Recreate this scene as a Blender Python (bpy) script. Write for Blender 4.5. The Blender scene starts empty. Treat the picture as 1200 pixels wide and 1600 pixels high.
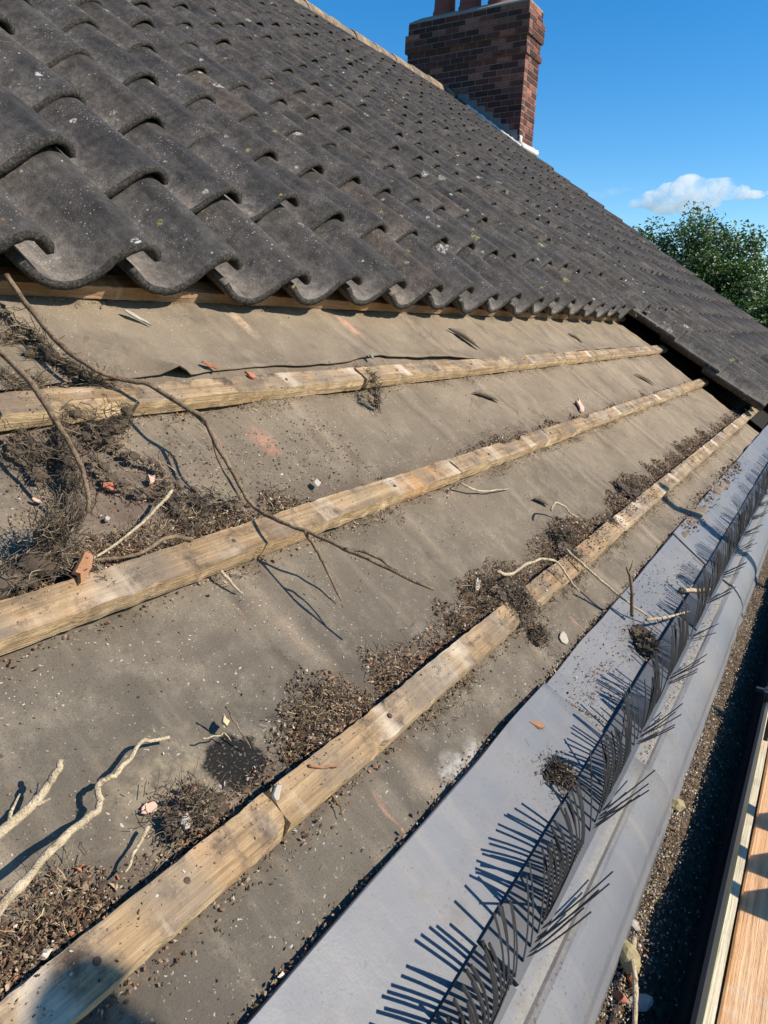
import bpy, bmesh, math, random
import numpy as np
from mathutils import Vector, Matrix, noise as mnoise

random.seed(11)
rng = np.random.default_rng(11)
scene = bpy.context.scene
C = scene.collection

# ------------------------------------------------------------------ frame of the roof
G = 0.30                      # tile gauge in metres; roof coordinates (u along eaves, v up slope, w off the slope) are in gauges
AL = 0.587046                 # roof pitch
SA, CA = math.sin(AL), math.cos(AL)
AX = Vector((1, 0, 0)); AY = Vector((0, CA, SA)); AZ = Vector((0, -SA, CA))
RM = Matrix((AX, AY, AZ)).transposed()          # columns = roof axes
def RP(u, v, w=0.0):
    return AX * (u * G) + AY * (v * G) + AZ * (w * G)

# ------------------------------------------------------------------ camera
CAMR = [[0.539524, -0.679575, 0.497083], [-0.210358, -0.680454, -0.701949], [0.815269, 0.274153, -0.510075]]
CAMP = (-1.71218648, -0.12286265, 2.06099687)
FPX = 1094.26
cam = bpy.data.cameras.new('camera'); camo = bpy.data.objects.new('camera', cam); C.objects.link(camo)
cam.sensor_fit = 'VERTICAL'; cam.sensor_height = 24.0; cam.sensor_width = 18.0
cam.lens = FPX / 1600 * 24.0
cam.clip_start = 0.02; cam.clip_end = 6000
rx, ry, rz = [RM @ Vector(r) for r in CAMR]
camo.matrix_world = Matrix((rx, -ry, -rz)).transposed().to_4x4()
camo.location = RP(*CAMP)
scene.camera = camo
def pix(p):
    d = Vector(p) - RP(*CAMP)
    z = d.dot(rz)
    if z <= 0.05: return None
    return (600 + FPX * d.dot(rx) / z, 800 + FPX * d.dot(ry) / z, z)

# ------------------------------------------------------------------ light
SUN_T = Vector((-0.24795, 0.76556, -0.59367)).normalized()     # travel direction of sunlight
SUN_EL = math.asin(-SUN_T.z); SUN_AZ = math.atan2(-SUN_T.x, -SUN_T.y)
w = bpy.data.worlds.new("World"); scene.world = w; w.use_nodes = True
wn = w.node_tree; wn.nodes.clear()
sky = wn.nodes.new('ShaderNodeTexSky'); sky.sky_type = 'NISHITA'; sky.sun_disc = False
sky.sun_elevation = SUN_EL; sky.sun_rotation = SUN_AZ
sky.air_density = 1.0; sky.dust_density = 0.15; sky.ozone_density = 3.0; sky.altitude = 100
hsv = wn.nodes.new('ShaderNodeHueSaturation'); hsv.inputs['Saturation'].default_value = 1.4; hsv.inputs['Value'].default_value = 1.0
bg = wn.nodes.new('ShaderNodeBackground'); bg.inputs['Strength'].default_value = 0.122
wo = wn.nodes.new('ShaderNodeOutputWorld')
wn.links.new(sky.outputs[0], hsv.inputs['Color']); wn.links.new(hsv.outputs[0], bg.inputs[0]); wn.links.new(bg.outputs[0], wo.inputs[0])
sl = bpy.data.lights.new('sun', 'SUN'); so = bpy.data.objects.new('sun', sl); C.objects.link(so)
sl.energy = 5.0; sl.angle = math.radians(0.53); sl.color = (1.0, 0.905, 0.77)
so.rotation_euler = (-SUN_T).to_track_quat('Z', 'Y').to_euler(); so.location = (2, -8, 8)
vs = scene.view_settings; vs.view_transform = 'Standard'; vs.look = 'None'; vs.exposure = 0.55; vs.gamma = 1.0; vs.use_curve_mapping = False
scene.render.engine = 'CYCLES'
scene.cycles.max_bounces = 8; scene.cycles.volume_bounces = 10; scene.cycles.transparent_max_bounces = 12

# ------------------------------------------------------------------ material helper
class MT:
    def __init__(s, name, rough=0.85, spec=0.3):
        s.m = bpy.data.materials.new(name); s.m.use_nodes = True
        s.t = s.m.node_tree; s.b = s.t.nodes['Principled BSDF']
        s.b.inputs['Roughness'].default_value = rough
        s.b.inputs['Specular IOR Level'].default_value = spec
        g = s.n('ShaderNodeNewGeometry'); s.pos = g.outputs['Position']; s.geo = g
    def n(s, k, **kw):
        x = s.t.nodes.new(k)
        for a, v in kw.items(): setattr(x, a, v)
        return x
    def put(s, sock, v):
        if hasattr(v, 'is_output') or isinstance(v, bpy.types.NodeSocket): s.t.links.new(v, sock)
        elif isinstance(v, (tuple, list)): sock.default_value = tuple(v) + ((1,) if len(v) == 3 and sock.type == 'RGBA' else ())
        else: sock.default_value = v
    def scale(s, vec, xyz, loc=(0, 0, 0), rot=(0, 0, 0)):
        x = s.n('ShaderNodeMapping'); s.put(x.inputs['Vector'], vec); x.inputs['Scale'].default_value = xyz
        x.inputs['Location'].default_value = loc; x.inputs['Rotation'].default_value = rot
        return x.outputs[0]
    def noise(s, sc, det=4, ro=0.55, vec=None, dist=0.0, out='Fac'):
        x = s.n('ShaderNodeTexNoise'); s.put(x.inputs['Vector'], vec if vec is not None else s.pos)
        x.inputs['Scale'].default_value = sc; x.inputs['Detail'].default_value = det; x.inputs['Roughness'].default_value = ro; x.inputs['Distortion'].default_value = dist
        return x.outputs[out]
    def vor(s, sc, vec=None, out='Distance', feat='F1', rand=1.0):
        x = s.n('ShaderNodeTexVoronoi'); x.feature = feat; s.put(x.inputs['Vector'], vec if vec is not None else s.pos)
        x.inputs['Scale'].default_value = sc; x.inputs['Randomness'].default_value = rand
        return x.outputs[out]
    def ramp(s, f, stops, interp='LINEAR'):
        x = s.n('ShaderNodeValToRGB'); s.put(x.inputs[0], f); e = x.color_ramp.elements; x.color_ramp.interpolation = interp
        while len(e) < len(stops): e.new(0.5)
        for el, (p, c) in zip(e, stops):
            el.position = p; el.color = (c, c, c, 1) if not isinstance(c, (tuple, list)) else tuple(c) + (1,)
        return x.outputs[0]
    def th(s, f, a, b):
        return s.ramp(f, [(a, 0.0), (b, 1.0)])
    def mix(s, f, a, b, mode='MIX'):
        x = s.n('ShaderNodeMix'); x.data_type = 'RGBA'; x.blend_type = mode
        s.put(x.inputs[0], f); s.put(x.inputs[6], a); s.put(x.inputs[7], b)
        return x.outputs[2]
    def math(s, op, a, b=0.0, c=None, clamp=False):
        x = s.n('ShaderNodeMath'); x.operation = op; x.use_clamp = clamp; s.put(x.inputs[0], a); s.put(x.inputs[1], b)
        if c is not None: s.put(x.inputs[2], c)
        return x.outputs[0]
    def rnd(s):
        return s.n('ShaderNodeObjectInfo').outputs['Random']
    def attr(s, name, out='Color'):
        x = s.n('ShaderNodeAttribute'); x.attribute_name = name
        return x.outputs[out]
    def bump(s, h, strength=0.4, dist=0.002):
        x = s.n('ShaderNodeBump'); s.put(x.inputs['Height'], h); x.inputs['Strength'].default_value = strength; x.inputs['Distance'].default_value = dist
        s.t.links.new(x.outputs[0], s.b.inputs['Normal'])
    def base(s, c):
        s.put(s.b.inputs['Base Color'], c); return s.m
    def roofpos(s):
        return s.scale(s.pos, (1, 1, 1), rot=(-AL, 0, 0))     # position in metres along u, v, w
def plain(name, c, rough=0.8, var=0.25, sc=40, spec=0.3, bump=0.3, bsc=300):
    m = MT(name, rough, spec)
    f = m.noise(sc, 6, 0.6)
    col = m.mix(f, tuple(x * (1 - var) for x in c), tuple(min(1, x * (1 + var)) for x in c))
    m.bump(m.noise(bsc, 3), bump, 0.001)
    return m.base(col)

# ------------------------------------------------------------------ mesh helpers
class MB:
    def __init__(s): s.v = []; s.f = []; s.c = []; s.mi = []; s.a = []
    def add(s, vs, fs, col=None, mi=0):
        o = len(s.v); s.v.extend(vs)
        for f in fs:
            s.f.append(tuple(i + o for i in f)); s.mi.append(mi)
            if col is not None: s.c.append(col)
    def box(s, c, ax, h, col=None, mi=0, jit=0.0):
        c = Vector(c); vs = []
        for i in (-1, 1):
            for j in (-1, 1):
                for k in (-1, 1):
                    p = c + ax[0] * (i * h[0]) + ax[1] * (j * h[1]) + ax[2] * (k * h[2])
                    if jit: p = p + Vector((random.uniform(-jit, jit), random.uniform(-jit, jit), random.uniform(-jit, jit)))
                    vs.append(p)
        s.add(vs, [(0, 1, 3, 2), (4, 6, 7, 5), (0, 4, 5, 1), (2, 3, 7, 6), (0, 2, 6, 4), (1, 5, 7, 3)], col, mi)
    def tube(s, pts, r, n=8, col=None, cap=True, flat=None):
        pts = [Vector(p) for p in pts]; N = len(pts); rr = r if isinstance(r, (list, tuple)) else [r] * N
        vs = []; up = None
        for i, p in enumerate(pts):
            t = (pts[min(i + 1, N - 1)] - pts[max(i - 1, 0)])
            if t.length < 1e-9: t = Vector((1, 0, 0))
            t.normalize()
            if up is None:
                up = t.orthogonal().normalized() if flat is None else (Vector(flat) - t * t.dot(Vector(flat))).normalized()
            up = (up - t * up.dot(t)); up = up.normalized() if up.length > 1e-6 else t.orthogonal().normalized()
            sd = t.cross(up)
            for k in range(n):
                a = 2 * math.pi * k / n
                q = rr[i]
                if isinstance(q, tuple): vs.append(p + sd * (math.cos(a) * q[0]) + up * (math.sin(a) * q[1]))
                else: vs.append(p + (sd * math.cos(a) + up * math.sin(a)) * q)
        fs = [(i * n + k, i * n + (k + 1) % n, (i + 1) * n + (k + 1) % n, (i + 1) * n + k) for i in range(N - 1) for k in range(n)]
        if cap: fs += [tuple(range(n - 1, -1, -1)), tuple((N - 1) * n + k for k in range(n))]
        s.add(vs, fs, col)
    def mesh(s, name, mats, smooth=False, origin=(0, 0, 0)):
        me = bpy.data.meshes.new(name); o = Vector(origin)
        me.from_pydata([tuple(Vector(v) - o) for v in s.v], [], s.f)
        for m in (mats if isinstance(mats, (list, tuple)) else [mats]): me.materials.append(m)
        if any(s.mi): me.polygons.foreach_set('material_index', s.mi)
        if s.c and len(s.c) == len(s.f):
            at = me.attributes.new('col', 'FLOAT_COLOR', 'FACE')
            at.data.foreach_set('color', np.array([tuple(c) + (1,) for c in s.c], dtype=np.float32).ravel())
        if s.a and len(s.a) == len(s.v):
            at = me.attributes.new('acr', 'FLOAT', 'POINT'); at.data.foreach_set('value', np.array(s.a, dtype=np.float32))
        if smooth: me.shade_smooth()
        me.update(); return me
    def build(s, name, mats, parent=None, smooth=False, origin=None):
        if origin is None: origin = parent.location if parent is not None else (0, 0, 0)
        me = s.mesh(name, mats, smooth, origin)
        o = bpy.data.objects.new(name, me); C.objects.link(o)
        if parent is not None:
            o.parent = parent
            off = Vector(origin) - parent.location
            o.location = off
        else: o.location = origin
        return o
def tag(o, label=None, cat=None, group=None, kind=None):
    if label: o['label'] = label
    if cat: o['category'] = cat
    if group: o['group'] = group
    if kind: o['kind'] = kind
    return o
def thing(name, label, cat, loc=(0, 0, 0), group=None):
    o = bpy.data.objects.new(name, None); C.objects.link(o); o.location = loc; o.empty_display_size = 0.1
    return tag(o, label, cat, group)
def ins(name, me, parent, mw):
    o = bpy.data.objects.new(name, me); C.objects.link(o); o.parent = parent
    m = mw.copy(); m.translation = m.translation - parent.location
    o.matrix_local = m
    return o
def nz(x, y, z=0.0, s=1.0): return mnoise.noise(Vector((x * s, y * s, z)))
def smooth_path(pts, n=6):
    P = [Vector(p) for p in pts]; P = [P[0] * 2 - P[1]] + P + [P[-1] * 2 - P[-2]]; out = []
    for i in range(1, len(P) - 2):
        a, b, c, d = P[i - 1:i + 3]
        for k in range(n):
            t = k / n
            out.append(0.5 * ((2 * b) + (c - a) * t + (2 * a - 5 * b + 4 * c - d) * t * t + (3 * b - a - 3 * c + d) * t ** 3))
    out.append(P[-2]); return out

# ------------------------------------------------------------------ materials
def tile_mat(name, far=False):
    m = MT(name, 0.8, 0.18)
    r = m.attr('col', 'Fac') if far else m.rnd()
    off = m.n('ShaderNodeCombineXYZ'); m.put(off.inputs[0], m.math('MULTIPLY', r, 37.0)); m.put(off.inputs[1], m.math('MULTIPLY', r, 11.0))
    va = m.n('ShaderNodeVectorMath'); va.operation = 'ADD'; m.put(va.inputs[0], m.pos); m.put(va.inputs[1], off.outputs[0]); P = va.outputs[0]
    base = m.ramp(m.noise(9, 9, 0.65, P), [(0.34, (.024, .022, .021)), (0.48, (.056, .051, .046)), (0.66, (.132, .119, .102))])
    tint = m.ramp(m.math('FRACT', m.math('MULTIPLY', r, 7.31)), [(0, (.78, .79, .82)), (0.55, (1.0, .99, .97)), (0.85, (1.22, 1.10, .98)), (1, (1.4, 1.15, .95))])
    base = m.mix(1.0, base, tint, 'MULTIPLY')
    brown = m.th(m.noise(5.5, 5, 0.6, P), 0.52, 0.72)
    base = m.mix(m.math('MULTIPLY', brown, 0.6), base, (.135, .098, .078))
    streak = m.noise(1, 5, 0.6, m.scale(m.scale(P, (1, 1, 1), rot=(-AL, 0, 0)), (55, 5, 5)))
    base = m.mix(m.math('MULTIPLY', m.th(streak, .45, .75), .42), base, (.165, .150, .130))
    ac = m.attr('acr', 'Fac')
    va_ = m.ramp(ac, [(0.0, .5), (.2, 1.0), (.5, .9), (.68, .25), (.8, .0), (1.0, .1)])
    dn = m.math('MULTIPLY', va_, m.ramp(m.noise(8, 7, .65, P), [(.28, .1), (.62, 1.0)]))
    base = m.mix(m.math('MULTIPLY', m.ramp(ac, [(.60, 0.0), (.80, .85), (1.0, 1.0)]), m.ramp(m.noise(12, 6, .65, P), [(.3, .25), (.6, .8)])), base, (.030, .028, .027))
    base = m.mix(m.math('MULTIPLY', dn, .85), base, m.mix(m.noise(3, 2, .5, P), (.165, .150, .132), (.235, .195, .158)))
    if not far:
        # fine pale specks and lichen rosettes
        base = m.mix(1.0, base, m.ramp(m.noise(48, 9, .78, P), [(.34, .52), (.5, .98), (.66, 1.55)]), 'MULTIPLY')
        wst = m.noise(1, 5, .7, m.scale(m.scale(P, (1, 1, 1), rot=(-AL, 0, 0)), (150, 9, 9)))
        base = m.mix(m.math('MULTIPLY', m.th(wst, .50, .72), .38), base, (.030, .027, .025))
        sp = m.math('MULTIPLY', m.th(m.noise(250, 2, 0.5, P), .65, .71), m.th(m.noise(11, 3, .6, P), .46, .62))
        base = m.mix(sp, base, (.46, .45, .43))
        d = m.math('ADD', m.vor(17, P), m.math('MULTIPLY', m.noise(120, 3, .6, P), .22))
        li = m.math('MULTIPLY', m.math('SUBTRACT', 1.0, m.th(d, .22, .27)), m.th(m.noise(7, 2, .5, P), .50, .55))
        brk = m.th(m.noise(150, 4, .6, P), .42, .56)
        li = m.math('MULTIPLY', li, brk)
        lc = m.ramp(m.noise(4.2, 1, .5, P), [(.40, (.30, .26, .06)), (.50, (.42, .42, .36)), (.7, (.60, .60, .57))])
        base = m.mix(li, base, lc)
        d2 = m.math('ADD', m.vor(46, P), m.math('MULTIPLY', m.noise(300, 3, .6, P), .25))
        li2 = m.math('MULTIPLY', m.math('SUBTRACT', 1.0, m.th(d2, .20, .25)), m.th(m.noise(9, 2, .5, P), .51, .58))
        base = m.mix(m.math('MULTIPLY', li2, .8), base, (.45, .45, .40))
        d3 = m.math('ADD', m.vor(5.5, P), m.math('MULTIPLY', m.noise(60, 4, .6, P), .16))
        li3 = m.math('MULTIPLY', m.math('SUBTRACT', 1.0, m.th(d3, .17, .21)), m.th(m.noise(90, 4, .65, P), .44, .58))
        base = m.mix(m.math('MULTIPLY', li3, .85), base, m.ramp(m.noise(2.2, 1, .5, P), [(.44, (.33, .30, .11)), (.5, (.40, .40, .35)), (.6, (.55, .55, .52))]))
        ora = m.math('MULTIPLY', m.th(m.noise(70, 3, .6, P), .66, .70), m.th(m.noise(3.1, 2, .5, P), .60, .66))
        base = m.mix(ora, base, (.36, .13, .07))
        m.put(m.b.inputs['Roughness'], m.ramp(m.noise(14, 4, .6, P), [(.3, .66), (.7, .9)]))
        m.bump(m.math('ADD', m.noise(380, 5, .7, P), m.math('MULTIPLY', m.noise(70, 6, .7, P), 1.5)), .8, .0022)
    return m.base(base)
M_TILE = tile_mat('weathered_concrete_tile'); M_TILEF = tile_mat('weathered_concrete_tile_far', True)
def edge_mat():
    m = MT('tile_edge', .95, .2)
    c = m.ramp(m.noise(190, 7, .75), [(.34, (.022, .020, .019)), (.5, (.058, .053, .048)), (.66, (.15, .137, .118))])
    m.bump(m.noise(200, 6, .75), 1.0, .006); return m.base(c)
M_EDGE = edge_mat()

def felt_mat():
    m = MT('dusty_bitumen_felt', .92, .18)
    R = m.roofpos()
    base = m.ramp(m.noise(3.2, 8, .62), [(.30, (.064, .055, .044)), (.5, (.094, .081, .064)), (.72, (.138, .118, .091))])
    # up-slope sheets and the far end carry more tan dust, the near lower left stays grey
    grad = m.n('ShaderNodeSeparateXYZ'); m.put(grad.inputs[0], R)
    gy = m.math('ADD', m.math('MULTIPLY', grad.outputs[0], .28), m.math('MULTIPLY', grad.outputs[1], .55))
    gy = m.math('ADD', gy, m.math('MULTIPLY', m.noise(2.0, 5, .6), .5))
    base = m.mix(m.th(gy, .25, 1.35), base, m.ramp(m.noise(4.5, 8, .62), [(.3, (.158, .120, .080)), (.7, (.275, .216, .148))]))
    st = m.noise(1, 5, .6, m.scale(R, (26, 2.2, 2)))
    base = m.mix(m.math('MULTIPLY', m.th(st, .52, .78), .4), base, (.27, .225, .165))
    # dust and rust-coloured wear where the felt is pulled over each rafter, dirt washed against each batten
    fr = m.math('ABSOLUTE', m.math('SUBTRACT', m.math('FRACT', m.math('ADD', m.math('DIVIDE', m.math('ADD', m.math('SUBTRACT', grad.outputs[0], .12), m.math('MULTIPLY', m.math('SUBTRACT', m.noise(6, 3, .6), .5), .05)), .39990), .5)), .5))
    rl = m.math('MULTIPLY', m.math('SUBTRACT', 1.0, m.math('DIVIDE', fr, .05, clamp=True)), m.th(m.noise(4.2, 5, .65), .36, .62))
    base = m.mix(m.math('MULTIPLY', rl, .55), base, (.33, .255, .18))
    rl2 = m.math('MULTIPLY', m.math('SUBTRACT', 1.0, m.math('DIVIDE', m.math('ABSOLUTE', m.math('SUBTRACT', fr, .085)), .03, clamp=True)), m.th(m.noise(5.5, 5, .65), .42, .66))
    base = m.mix(m.math('MULTIPLY', rl2, .45), base, (.060, .045, .033))
    fv = m.math('FRACT', m.math('DIVIDE', m.math('ADD', grad.outputs[1], m.math('MULTIPLY', m.math('SUBTRACT', m.noise(11, 6, .7), .5), .10)), G))
    bd = m.math('MULTIPLY', m.ramp(fv, [(.10, 1.0), (.22, .8), (.46, .0), (.93, .0), (1.0, .6)]), m.ramp(m.noise(13, 6, .7), [(.34, .15), (.6, 1.0)]))
    base = m.mix(m.math('MULTIPLY', bd, .62), base, (.092, .064, .043))
    tide = m.th(m.noise(2.7, 4, .6, None, 1.2), .585, .60); tide2 = m.th(m.noise(2.7, 4, .6, None, 1.2), .60, .64)
    base = m.mix(m.math('MULTIPLY', m.math('SUBTRACT', tide, tide2, clamp=True), .35), base, (.065, .052, .040))
    pk = m.math('MULTIPLY', m.th(m.noise(1, 3, .55, m.scale(R, (30, 6, 3))), .66, .76), m.th(m.noise(2.6, 2, .5), .52, .62))
    base = m.mix(m.math('MULTIPLY', pk, .7), base, (.42, .22, .15))
    dk = m.th(m.noise(7, 6, .65), .56, .74)
    base = m.mix(m.math('MULTIPLY', dk, .6), base, (.065, .055, .044))
    md = m.th(m.noise(19, 6, .7), .50, .72)
    base = m.mix(m.math('MULTIPLY', md, .35), base, (.30, .255, .19))
    scr = m.th(m.noise(1, 5, .65, m.scale(R, (110, 9, 9))), .60, .74)
    base = m.mix(m.math('MULTIPLY', scr, m.math('MULTIPLY', .4, m.th(m.noise(3.3, 3, .5), .42, .6))), base, (.08, .066, .05))
    gr = m.noise(620, 2, .5)
    base = m.mix(m.math('MULTIPLY', m.th(gr, .52, .66), .45), base, (.05, .045, .038))
    sp = m.math('MULTIPLY', m.math('MULTIPLY', m.th(m.noise(270, 2, .4), .69, .725), .8), m.th(m.noise(16, 3, .6), .40, .60))
    base = m.mix(sp, base, (.50, .46, .40))
    def spot(cu, cv, r, soft, el=1.0, na=1.9):
        mp = m.scale(R, (1, 1, 0), loc=(-cu * G, -cv * G, 0))
        x = m.n('ShaderNodeVectorMath'); x.operation = 'LENGTH'; m.put(x.inputs[0], m.scale(mp, (1, el, 1)))
        q = m.math('ADD', x.outputs['Value'], m.math('MULTIPLY', m.math('SUBTRACT', m.noise(45, 6, .7), .5), r * na))
        return m.math('DIVIDE', m.math('SUBTRACT', r + soft, q), 2 * soft, clamp=True)
    for cu, cv, r, c, k, el in ((.58, -.26, .030, (.50, .48, .44), .5, 1.5), (.75, -.27, .022, (.5, .47, .42), .45, 1.5), (-.45, .33, .06, (.42, .34, .22), .35, 1.2), (1.25, 1.71, .02, (.45, .2, .13), .5, .6),
                                (3.3, 2.78, .018, (.5, .27, .18), .8, .4), (2.0, 2.78, .014, (.42, .30, .2), .8, .3), (.15, 1.55, .10, (.10, .065, .05), .7, 1), (-.1, 1.9, .08, (.07, .05, .04), .6, 1.2)):
        base = m.mix(m.math('MULTIPLY', m.math('MULTIPLY', spot(cu, cv, r, r * .5, el), k), m.ramp(m.noise(75, 6, .7), [(.38, .15), (.58, 1.0)])), base, c)
    base = m.mix(m.math('MULTIPLY', spot(-.20, .30, .034, .003, 1.15, 1.3), .96), base, (.008, .008, .008))  # shade inside a hole in the felt, painted on as a black patch
    base = m.mix(m.math('MULTIPLY', m.math('MULTIPLY', spot(-.20, .30, .034, .003, 1.15, 1.3), .5), m.th(m.noise(330, 2, .5), .60, .68)), base, (.20, .18, .15))
    h = m.math('ADD', m.noise(500, 3, .6), m.math('MULTIPLY', m.noise(38, 5, .6), 1.6))
    m.bump(h, .55, .0014)
    return m.base(base)
M_FELT = felt_mat()

PW_ = .20994
def wood_mat(name, c0, c1, c2, grey=.4, dirt=.5, sc=1.0, knots=True, rough=.85, rf=True, marks=0.0):
    m = MT(name, rough, .2)
    R = m.roofpos() if rf else m.pos
    gv = m.scale(R, (3.0, 90, 90)); gv2 = m.scale(R, (9, 330, 330))
    g1 = m.noise(1, 6, .6, gv, .6); g2 = m.noise(1, 4, .6, gv2, .3)
    base = m.ramp(g1, [(.28, c0), (.5, c1), (.72, c2)])
    base = m.mix(m.math('MULTIPLY', m.th(g2, .5, .72), .45), base, tuple(x * .42 for x in c0))
    base = m.mix(m.math('MULTIPLY', m.th(m.noise(6.5, 6, .6), .45, .68), grey), base, (.27, .235, .19))
    base = m.mix(m.math('MULTIPLY', m.th(m.noise(4.0, 3, .5, m.scale(R, (1, .6, .6), loc=(3, 1, 0))), .60, .70), .55), base, (.46, .23, .085))
    base = m.mix(m.math('MULTIPLY', m.th(m.noise(26, 8, .72), .50, .66), dirt), base, (.095, .068, .048))
    base = m.mix(m.math('MULTIPLY', m.th(m.noise(1, 4, .6, m.scale(R, (42, 5, 5))), .60, .74), .45), base, (.52, .44, .33))
    if marks:
        sx = m.n('ShaderNodeSeparateXYZ'); m.put(sx.inputs[0], R)
        sn = m.math('SINE', m.math('MULTIPLY', m.math('ADD', sx.outputs[0], m.math('MULTIPLY', m.noise(9, 3, .6), .10)), 6.2832 / PW_))
        mk = m.math('MULTIPLY', m.th(sn, .52, .98), m.ramp(m.noise(5, 4, .6), [(.3, .3), (.6, 1.0)]))
        base = m.mix(m.math('MULTIPLY', mk, marks), base, (.175, .140, .105))
        mk2 = m.math('MULTIPLY', m.th(m.math('MULTIPLY', sn, -1.0), .70, .98), m.th(m.noise(7, 4, .6), .42, .6))
        base = m.mix(m.math('MULTIPLY', mk2, marks), base, (.58, .50, .39))
        nearend = m.th(m.noise(2.1, 4, .6), .44, .62)
        base = m.mix(m.math('MULTIPLY', nearend, .45), base, m.mix(1.0, base, (.55, .50, .45), 'MULTIPLY'))
    m.bump(m.math('ADD', m.math('ADD', g1, m.math('MULTIPLY', g2, .9)), m.math('MULTIPLY', m.noise(300, 3, .6), .4)), .75, .0022)
    return m.base(base)
M_BAT = wood_mat('weathered_batten', (.165, .108, .060), (.31, .212, .118), (.46, .338, .205), .68, 1.0, marks=.7)
M_BATF = wood_mat('rough_sawn_batten_edge', (.26, .165, .085), (.44, .315, .175), (.58, .45, .27), .2, .5)
M_BAT1 = wood_mat('brown_batten', (.22, .12, .06), (.34, .205, .11), (.44, .30, .18), .2, .4)  # redder, less greyed wood for the uppermost batten
M_BOARD = wood_mat('scaffold_board_pine', (.50, .27, .13), (.66, .40, .22), (.76, .52, .32), .18, .18, rf=False)
M_PALE = wood_mat('pale_timber', (.42, .36, .25), (.58, .52, .38), (.68, .62, .48), .2, .25, rf=False)

def tray_mat():
    m = MT('grey_plastic_tray', .5, .4)
    base = m.ramp(m.noise(2.4, 5, .6), [(.3, (.108, .113, .124)), (.7, (.145, .149, .160))])
    R = m.roofpos()
    dust = m.th(m.noise(5, 7, .65), .48, .75)
    base = m.mix(m.math('MULTIPLY', dust, .6), base, (.19, .172, .148))
    sc_ = m.th(m.noise(1, 4, .6, m.scale(R, (8, 60, 10))), .62, .8)
    base = m.mix(m.math('MULTIPLY', sc_, .3), base, (.23, .235, .25))
    sx = m.n('ShaderNodeSeparateXYZ'); m.put(sx.inputs[0], R)
    vv = m.math('ADD', sx.outputs[1], m.math('MULTIPLY', m.math('SUBTRACT', m.noise(22, 5, .6), .5), .012))
    band = m.math('MULTIPLY', m.math('DIVIDE', m.math('SUBTRACT', -.262, vv), .006, clamp=True), m.math('DIVIDE', m.math('SUBTRACT', vv, -.2815), .002, clamp=True))
    base = m.mix(m.math('MULTIPLY', band, .75), base, m.mix(m.noise(240, 3, .6), (.10, .092, .08), (.26, .24, .205)))
    run_ = m.th(m.noise(1, 5, .6, m.scale(R, (30, 3.0, 3))), .54, .74)
    base = m.mix(m.math('MULTIPLY', run_, .42), base, (.215, .192, .158))
    blot = m.math('MULTIPLY', m.th(m.noise(16, 7, .7), .56, .70), m.th(m.noise(2.2, 3, .5), .42, .6))
    base = m.mix(m.math('MULTIPLY', blot, .5), base, (.105, .085, .066))
    sp = m.math('MULTIPLY', m.th(m.noise(260, 2, .4), .64, .69), m.th(m.noise(9, 3, .6), .42, .60))
    base = m.mix(sp, base, (.10, .075, .055))
    m.put(m.b.inputs['Roughness'], m.ramp(m.noise(7, 5, .6), [(.3, .42), (.7, .66)]))
    m.bump(m.math('ADD', m.noise(7, 4, .55), m.math('MULTIPLY', m.noise(300, 2, .5), .06)), .38, .008)
    return m.base(base)
M_TRAY = tray_mat()
M_COMB = plain('black_comb_plastic', (.024, .025, .027), .58, .35, 30, .3, .1)
M_GUT = plain('black_gutter_plastic', (.020, .020, .021), .45, .4, 20, .5, .1)
M_GREYPL = plain('dark_grey_plastic', (.050, .053, .060), .5, .3, 12, .4, .1)
def crumb_mat(name, rough=.95):
    m = MT(name, rough, .15)
    c = m.mix(.35, m.attr('col'), m.mix(1.0, m.attr('col'), m.ramp(m.noise(400, 3, .6), [(.3, .45), (.7, 1.5)]), 'MULTIPLY'))
    return m.base(c)
M_CRUMB = crumb_mat('crumb')
def soil_mat():
    m = MT('dark_moss_soil', 1.0, .1)
    c = m.ramp(m.noise(90, 8, .7), [(.32, (.042, .029, .020)), (.5, (.105, .074, .049)), (.7, (.23, .17, .112))])
    m.bump(m.noise(160, 6, .7), 1.0, .006); return m.base(c)
M_SOIL = soil_mat()
def silt_mat():
    m = MT('sandy_silt', 1.0, .1)
    c = m.ramp(m.noise(60, 8, .7), [(.32, (.10, .085, .062)), (.52, (.21, .18, .135)), (.7, (.34, .29, .22))])
    m.bump(m.noise(300, 6, .7), 1.0, .004); return m.base(c)
M_SILT = silt_mat()
def bark_mat(name, c0, c1):
    m = MT(name, .9, .15)
    c = m.ramp(m.noise(75, 8, .7), [(.3, c0), (.56, c1), (.75, tuple(min(1, x * 1.3) for x in c1))])
    c = m.mix(m.math('MULTIPLY', m.th(m.noise(140, 5, .7), .56, .66), .75), c, tuple(x * .35 for x in c0))
    c = m.mix(m.math('MULTIPLY', m.th(m.noise(22, 4, .6), .52, .66), .5), c, tuple(x * .8 for x in c0))
    m.bump(m.math('ADD', m.noise(160, 6, .7), m.noise(500, 3, .6)), 1.0, .003); return m.base(c)
M_BARK = bark_mat('brown_bark', (.11, .075, .048), (.27, .195, .125))
M_PALEBARK = bark_mat('pale_dry_bark', (.33, .25, .15), (.56, .46, .31))
M_ROOT = plain('dark_root_fibre', (.070, .053, .040), 1.0, .6, 60, .1, .2)
M_DRY = plain('dry_moss_fibre', (.19, .145, .095), 1.0, .55, 60, .1, .2)
M_RED = plain('red_clay_shard', (.36, .135, .075), .9, .35, 60)
M_PINK = plain('pink_clay_chip', (.52, .33, .24), .9, .25, 60)
M_WHITE = plain('pale_lichen_chip', (.34, .31, .26), .95, .2, 80)
M_LIN = plain('black_lining', (.022, .020, .018), .95, .3, 20, .1)
M_NAIL = plain('rusty_nail', (.085, .060, .048), 1.0, .5, 300, .05)
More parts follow.
